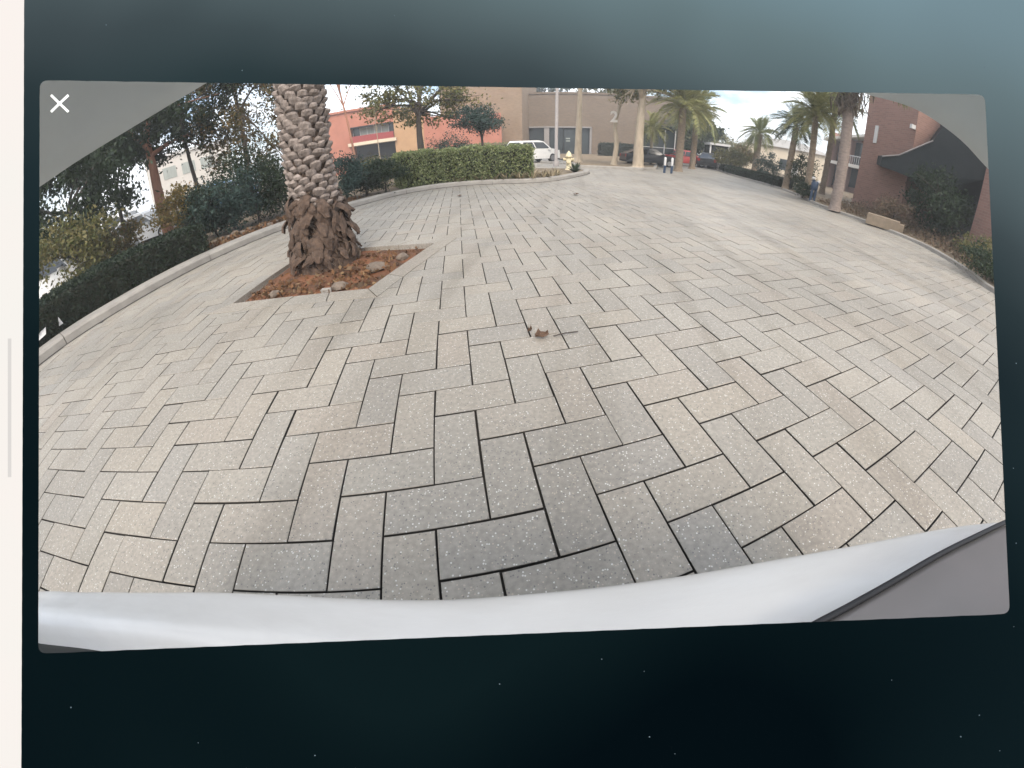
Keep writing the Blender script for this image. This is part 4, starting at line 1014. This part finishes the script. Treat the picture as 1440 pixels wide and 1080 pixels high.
for s, rr in ((-1, .055), (1, .055)):
    c = MB(); c.tube([(s * .09, 0, .43), (s * .19, 0, .43), (s * .191, 0, .43), (s * .22, 0, .43)], [rr, rr, rr * 1.3, rr * 1.3], 10); c.build('outlet', M['yellow_paint'], t)
c = MB(); c.tube([(0, -.09, .38), (0, -.18, .38), (0, -.181, .38), (0, -.215, .38)], [.075, .075, .095, .095], 12); c.build('outlet', M['yellow_paint'], t)
for k, (az, d, lab) in enumerate(((14.6, 17.4, 'left one of the pair of dark bollards with pale tops beside the golden palm'), (15.7, 17.5, 'right one of the pair of dark bollards with pale tops beside the golden palm'))):
    t = thing('bollard', lab, 'bollard', pol(az, d, 0), 0, 'bollards beside the golden palm')
    b = MB(); b.lathe([(.06, 0), (.06, .36)], 12); b.build('post', M['blue_paint'], t)
    b = MB(); b.lathe([(.062, .361), (.062, .70), (.045, .74), (.01, .755)], 12); b.build('sleeve', M['metal_white'], t)
t = thing('standpipe', 'dark blue standpipe with two pale caps at the foot of the bright green palm', 'standpipe', pol(37.3, 13.9, .05))
b = MB(); b.tube([(-.04, 0, 0), (-.04, 0, .75)], .05, 10); b.tube([(.12, 0, 0), (.12, 0, .62)], .05, 10); b.tube([(-.04, 0, .45), (.12, 0, .45)], .06, 10); b.lathe([(.09, .38), (.13, .42), (.13, .66), (.09, .70)], 12, (.03, 0, 0)); b.build('pipe', M['blue_paint'], t)
for x, z in ((-.07, .80), (.17, .70)):
    c = MB(); c.lathe([(.03, -.04), (.065, -.03), (.065, .03), (.03, .05)], 12, (x, 0, z)); c.build('cap', M['metal_white'], t)
fc = bpy.data.curves.new('figure', 'FONT'); fc.body = '2'; fc.size = .80; fc.extrude = .03; fc.align_x = 'CENTER'; fc.align_y = 'CENTER'; fc.offset = .02
fc.materials.append(M['pale'])
fo = bpy.data.objects.new('number_sign', fc); COL.objects.link(fo); bpy.context.view_layer.update()
fme = bpy.data.meshes.new_from_object(fo.evaluated_get(bpy.context.evaluated_depsgraph_get())); bpy.data.objects.remove(fo)
o = link('number_sign', fme); o.location = pol(6.35, 19.7, 2.65); o.rotation_euler = (R(90), 0, -R(6)); tag(o, 'pale sign shaped like a figure 2 fixed to the crooked trunk', 'sign')

# brown leaf and bits on the paving
def crumpled(name, loc, s, label, cat, seed):
    rg = random.Random(seed); b = MB(); rows = []
    for i in range(7):
        r_ = []
        for j in range(6):
            u, v = i / 6 - .5, j / 5 - .5; wv = s * (1 - abs(u) * 1.1)
            r_.append((u * s * 1.2, v * wv, .012 + abs(rg.gauss(0, .014)) + .02 * abs(v)))
        rows.append(r_)
    b.loft(rows, False); o = b.build(name, M['brownleaf']); o.location = loc; o.rotation_euler = (0, 0, rg.uniform(0, 3)); tag(o, label, cat); return o
crumpled('fallen_leaf', (-.17, 1.79, .004), .07, 'crumpled dark brown leaf lying alone on the pavers', 'leaf', 1)
crumpled('fallen_leaf', (-.25, 1.84, .004), .03, 'tiny brown scrap just left of the crumpled leaf', 'leaf', 2)
crumpled('fallen_leaf', (-7.0 + .75, 10.2 - 1.5, .004), .09, 'dark scrap on the paving near the foot of the island kerb', 'leaf', 3)
crumpled('fallen_leaf', (-2.6, 8.0, .004), .12, 'small dark scrap on the paving in front of the sunlit hedge', 'leaf', 4)
crumpled('fallen_leaf', (.1, 7.9, .004), .12, 'small dark scrap on the bare middle of the paving', 'leaf', 5)
b = MB(); b.tube([(-.10, 1.80, .012), (-.03, 1.83, .016), (.05, 1.86, .01)], .004, 5); o = b.build('twig', M['bark_dark']); tag(o, 'short dark twig beside the crumpled leaf on the pavers', 'twig')

# ------------------------------------------------------------------ the car that carries the camera
car = vehicle('parked_car', 'white car seen from its own rear camera, its bumper curving along the bottom', 'car', (0, -2.35, 0), R(-90), 4.3, 1.72, 1.62, M['white_paint'],
              [(.5, .42), (.485, .55), (.27, .64), (.12, .95), (0, 1.0), (-.40, .98), (-.47, .66), (-.485, .42)], lamps=False)
EDGE = [(-1.102, -.30), (-.933, -.181), (-.80, -.11), (-.699, -.057), (-.51, .031), (-.362, .081), (-.23, .111), (-.132, .129), (-.048, .144), (.054, .156), (.154, .163), (.266, .166), (.387, .16), (.52, .146), (.628, .129), (.74, .103), (.83, .07), (.95, -.02), (1.0, -.25)]
E_ = catmull(EDGE, 3)
inv = Matrix.Translation((0, -2.35, 0)) @ Matrix.Rotation(R(-90), 4, 'Z'); inv = inv.inverted()
W2 = lambda p: inv @ Vector(p)
rows = []
for x, y in E_:
    # left third: a crease line that lifts and falls away behind it
    k = max(0, min(1, (-x - .15) / .7))
    rows.append([(x, y - .10, .34), (x, y - .015, .45), (x, y + .004, .585), (x, y + .004, .635), (x, y - .004, .655), (x, y - .012, .662), (x * .985, y - .03, .672), (x * .96, y - .065, .69 + .012 * k), (x * .94, y - .085, .697 + .012 * k),
                 (x * .92, y - .100, .70 - .03 * k), (x * .90, y - .13, .71 - .075 * k), (x * .88, y - .20, .735 - .09 * k), (x * .86, min(y - .24, -.16), .76)])
b = MB(); b.loft([[W2(p) for p in r] for r in rows]); bp_ = b.build('bumper', M['bumper'], car)
sd = bp_.modifiers.new('smooth', 'SUBSURF'); sd.levels = 1; sd.render_levels = 1
# seam and darker lower tailgate on the right
SEAM = [(.17, .035), (.232, .048), (.271, .054), (.351, .063), (.453, .070), (.558, .068), (.68, .058), (.80, .03), (.9, -.04)]
S_ = catmull(SEAM, 4)
b = MB(); b.tube([W2((x, y, .742)) for x, y in S_], .0042, 8); b.build('seam_strip', M['black_trim'], car)
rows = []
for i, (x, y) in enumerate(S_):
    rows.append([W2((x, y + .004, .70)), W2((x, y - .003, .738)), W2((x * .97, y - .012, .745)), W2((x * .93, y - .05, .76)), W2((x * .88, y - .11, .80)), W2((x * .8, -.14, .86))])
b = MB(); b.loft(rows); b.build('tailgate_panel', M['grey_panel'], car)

# lens hood of the reversing camera: grey plastic lips at the upper corners, a dark one low on the left
def ray(px, py):
    dx, dy = px - PPX, PPY - py; d = math.hypot(dx, dy); r = d / 500
    th = sum(c * r ** (i + 1) for i, c in enumerate(LENS))
    return FWD * math.cos(th) + (RIGHT * dx / d + UP * dy / d) * math.sin(th)
EYE = Vector((0, 0, CAM_H))
def lip(inner, outer, r0, thick, m, steps=5):
    inner, outer = catmull(inner, 4), catmull(outer, 4)
    rows = []
    for p, q in zip(inner, outer):
        col = [W2(EYE + ray(*p) * (r0 + thick))]
        for k in range(steps + 1):
            t = k / steps; col.append(W2(EYE + ray(p[0] + (q[0] - p[0]) * t, p[1] + (q[1] - p[1]) * t) * (r0 - .012 * t)))
        col.append(W2(EYE + ray(*q) * (r0 + thick)))
        rows.append(col)
    b = MB(); b.loft(rows, True, True); b.face(rows[0][::-1]); b.face(rows[-1]); return b.build('camera_hood', m, car)
lip([(20, 285), (57, 262), (110, 226), (200, 171), (290, 117), (320, 100)], [(10, 240), (15, 200), (20, 120), (100, 70), (200, 70), (290, 70)], .095, .006, M['hood'])
lip([(1180, 108), (1215, 131), (1262, 144), (1300, 160), (1350, 196), (1388, 236), (1430, 275)], [(1200, 70), (1240, 70), (1300, 60), (1400, 60), (1440, 100), (1445, 160), (1460, 230)], .095, .006, M['hood'])
lip([(40, 900), (57, 905), (110, 911), (150, 917), (185, 925)], [(30, 940), (55, 940), (105, 940), (145, 945), (180, 950)], .095, .006, M['dark_hood'])

# ------------------------------------------------------------------ the display that frames the view
disp = thing('display_screen', 'dark glossy display surround with rounded opening, white close cross and white left strip', 'screen', EYE)
D_R = .062
def P3(px, py, r): return ray(px, py) * r
def rounded(tl, tr, br, bl, rad, n=6, seg=24):
    q = [Vector(c) for c in (tl, tr, br, bl)]; o = []
    for i in range(4):
        a, b_, c = q[i - 1], q[i], q[(i + 1) % 4]
        u, v = (a - b_).normalized(), (c - b_).normalized()
        for k in range(n + 1):
            t = k / n; o.append(b_ + u * rad * (1 - t) ** 2 + v * rad * t ** 2)
        s, e = b_ + v * rad, c - v * rad
        for k in range(1, seg): o.append(s.lerp(e, k / seg))
    return o
OPEN = rounded((56, 113), (1385, 133), (1420, 863), (54, 919), 12)
def outer_of(p):
    c = Vector((735, 515)); d = p - c
    kx = (1560 - c.x) / d.x if d.x > 0 else (-80 - c.x) / d.x if d.x < 0 else 1e9
    ky = (1160 - c.y) / d.y if d.y > 0 else (-70 - c.y) / d.y if d.y < 0 else 1e9
    return c + d * min(kx, ky)
def emis_noise(name, c1, c2, sc, s, stretch=(1, 1, 1), pos=(.35, .7)):
    m = mat(name, c1, c2, sc, .5, stretch=stretch, spec=0)
    t = m.node_tree; r = [n for n in t.nodes if n.type == 'VALTORGB'][0]; b = t.nodes['Principled BSDF']
    r.color_ramp.elements[0].position, r.color_ramp.elements[1].position = pos
    t.links.new(r.outputs[0], b.inputs['Emission Color']); t.links.remove(b.inputs['Base Color'].links[0]); b.inputs['Base Color'].default_value = (0, 0, 0, 1); b.inputs['Emission Strength'].default_value = s; return m
def display_mat():  # reflections on the glass painted as an emission gradient, pale above, dark below
    m, t, b = _m('display_painted_reflection'); N = t.nodes.new; K = t.links.new
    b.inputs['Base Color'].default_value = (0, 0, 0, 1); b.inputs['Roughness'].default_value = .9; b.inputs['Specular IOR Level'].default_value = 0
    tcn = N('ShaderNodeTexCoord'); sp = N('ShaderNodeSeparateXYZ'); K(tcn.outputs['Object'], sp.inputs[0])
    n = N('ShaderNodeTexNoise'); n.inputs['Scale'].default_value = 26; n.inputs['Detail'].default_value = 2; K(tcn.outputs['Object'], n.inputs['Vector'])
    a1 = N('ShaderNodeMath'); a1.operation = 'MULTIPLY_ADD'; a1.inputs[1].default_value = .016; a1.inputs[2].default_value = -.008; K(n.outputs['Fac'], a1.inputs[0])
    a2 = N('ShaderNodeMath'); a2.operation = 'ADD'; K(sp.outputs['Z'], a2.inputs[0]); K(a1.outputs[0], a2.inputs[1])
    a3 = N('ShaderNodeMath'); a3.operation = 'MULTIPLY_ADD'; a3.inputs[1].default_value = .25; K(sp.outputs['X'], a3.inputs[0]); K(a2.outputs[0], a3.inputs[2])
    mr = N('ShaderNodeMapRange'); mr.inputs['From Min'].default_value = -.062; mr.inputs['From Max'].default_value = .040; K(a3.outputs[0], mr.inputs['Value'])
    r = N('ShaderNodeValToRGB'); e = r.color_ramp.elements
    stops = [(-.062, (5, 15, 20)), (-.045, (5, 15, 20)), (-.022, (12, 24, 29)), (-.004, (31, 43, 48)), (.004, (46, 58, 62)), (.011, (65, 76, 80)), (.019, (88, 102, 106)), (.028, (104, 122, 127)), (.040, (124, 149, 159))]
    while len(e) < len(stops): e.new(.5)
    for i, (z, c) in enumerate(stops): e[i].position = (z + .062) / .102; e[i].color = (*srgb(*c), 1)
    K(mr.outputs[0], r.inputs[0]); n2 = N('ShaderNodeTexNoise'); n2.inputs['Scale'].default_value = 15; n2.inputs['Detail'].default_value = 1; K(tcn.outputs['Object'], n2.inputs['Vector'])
    r2 = N('ShaderNodeValToRGB'); r2.color_ramp.elements[0].position = .46; r2.color_ramp.elements[1].position = .66; r2.color_ramp.elements[1].color = (*srgb(11, 22, 22), 1); r2.color_ramp.elements[0].color = (0, 0, 0, 1)  # teal blotches painted in for a dim reflected figure
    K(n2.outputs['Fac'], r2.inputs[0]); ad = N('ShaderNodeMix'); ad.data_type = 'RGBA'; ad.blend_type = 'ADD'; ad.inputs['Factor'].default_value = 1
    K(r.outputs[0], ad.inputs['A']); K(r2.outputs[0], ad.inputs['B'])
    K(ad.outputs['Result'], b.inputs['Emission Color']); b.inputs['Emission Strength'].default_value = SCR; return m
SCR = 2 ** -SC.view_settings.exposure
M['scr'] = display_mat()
M['scr_white'] = emis_noise('white_page_display', srgb(252, 243, 238), srgb(246, 244, 238), 20, SCR)
M['scr_grey'] = emis_noise('grey_scroll_bar', srgb(226, 222, 218), srgb(222, 218, 214), 20, SCR)
M['scr_x'] = emis('white_cross_icon', srgb(240, 240, 236), SCR)
n = len(OPEN); sec = {'top': [], 'right': [], 'bottom': [], 'left': []}
def band(idx):
    rows = []
    for i in idx:
        p = OPEN[i % n]; q = outer_of(p); col = [P3(p.x, p.y, D_R + .005)]
        for k in range(9):
            t = (k / 8) ** 1.3; s = p.lerp(q, t); col.append(P3(s.x, s.y, D_R))
        col.append(P3(q.x, q.y, D_R + .005)); rows.append(col)
    b = MB(); b.loft(rows, True, True); b.face(rows[0][::-1]); b.face(rows[-1]); return b
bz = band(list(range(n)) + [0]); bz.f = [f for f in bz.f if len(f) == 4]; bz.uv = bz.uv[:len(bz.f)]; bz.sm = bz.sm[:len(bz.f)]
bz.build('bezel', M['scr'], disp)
def patch(poly_rows, name, m, r, th=.0012):
    f = [[P3(x, y, r) for x, y in row] for row in poly_rows]
    bk = [[P3(x, y, r + th) for x, y in row] for row in poly_rows]
    b = MB(); b.loft(f, True); b.loft(bk, True)
    per = lambda g: g[0] + [q[-1] for q in g[1:-1]] + g[-1][::-1] + [q[0] for q in g[1:-1]][::-1]
    a, c = per(f), per(bk)
    b.loft([a, c], False, True); return b.build(name, m, disp)
rowsw = [[(-40 + k * (32.5 - -40) / 6, y) for k in range(7)] for y in np.linspace(-60, 1150, 40)]
patch([[(x + (.0 if k < 6 else (1.5 - 3.0 * (row[0][1] > 600) * 0 - 4 * max(0, row[0][1]) / 1080)), y) for k, (x, y) in enumerate(row)] for row in rowsw], 'page_strip', M['scr_white'], D_R - .003)
patch([[(11, y), (16, y)] for y in np.linspace(476, 671, 12)], 'scroll_bar', M['scr_grey'], D_R - .0045)
xb = MB()
for a in (R(44), R(-44)):
    cx_, cy_ = 84, 145.5; L_, w_ = 17, 1.7
    ca, sa = math.cos(a), math.sin(a)
    q = [(cx_ + ca * u - sa * v, cy_ + sa * u + ca * v) for u, v in ((-L_, -w_), (L_, -w_), (L_, w_), (-L_, w_))]
    dr = .0 if a > 0 else .0003
    f = [P3(x, y, D_R - .002 - dr) for x, y in q]; g = [P3(x, y, D_R - .0008 - dr) for x, y in q]
    xb.loft([f, g], False, True); xb.face(f); xb.face(g[::-1])
xb.build('close_cross', M['scr_x'], disp)
# dust on the glass
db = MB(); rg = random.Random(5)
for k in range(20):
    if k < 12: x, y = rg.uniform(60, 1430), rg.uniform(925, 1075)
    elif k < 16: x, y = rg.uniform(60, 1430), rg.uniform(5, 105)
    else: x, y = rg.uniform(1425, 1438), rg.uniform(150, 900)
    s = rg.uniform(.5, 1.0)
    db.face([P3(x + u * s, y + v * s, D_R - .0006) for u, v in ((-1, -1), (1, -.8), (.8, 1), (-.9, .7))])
db.build('dust_speck', emis('glowing_dust', srgb(70, 84, 90), SCR), disp, kind='stuff')  # specks carry their own emission to imitate dust catching light

# ------------------------------------------------------------------ added haze standing in for screen glare
hz, t, _b = _m('glare_haze'); t.nodes.remove(_b); vp = t.nodes.new('ShaderNodeVolumePrincipled'); vp.inputs['Color'].default_value = (.93, .95, .96, 1); vp.inputs['Density'].default_value = .0045; vp.inputs['Anisotropy'].default_value = .2
t.links.new(vp.outputs[0], t.nodes['Material Output'].inputs['Volume'])
b = MB(); b.box(-280, 280, -280, 280, -1.2, 17); b.build('haze', hz, kind='stuff')
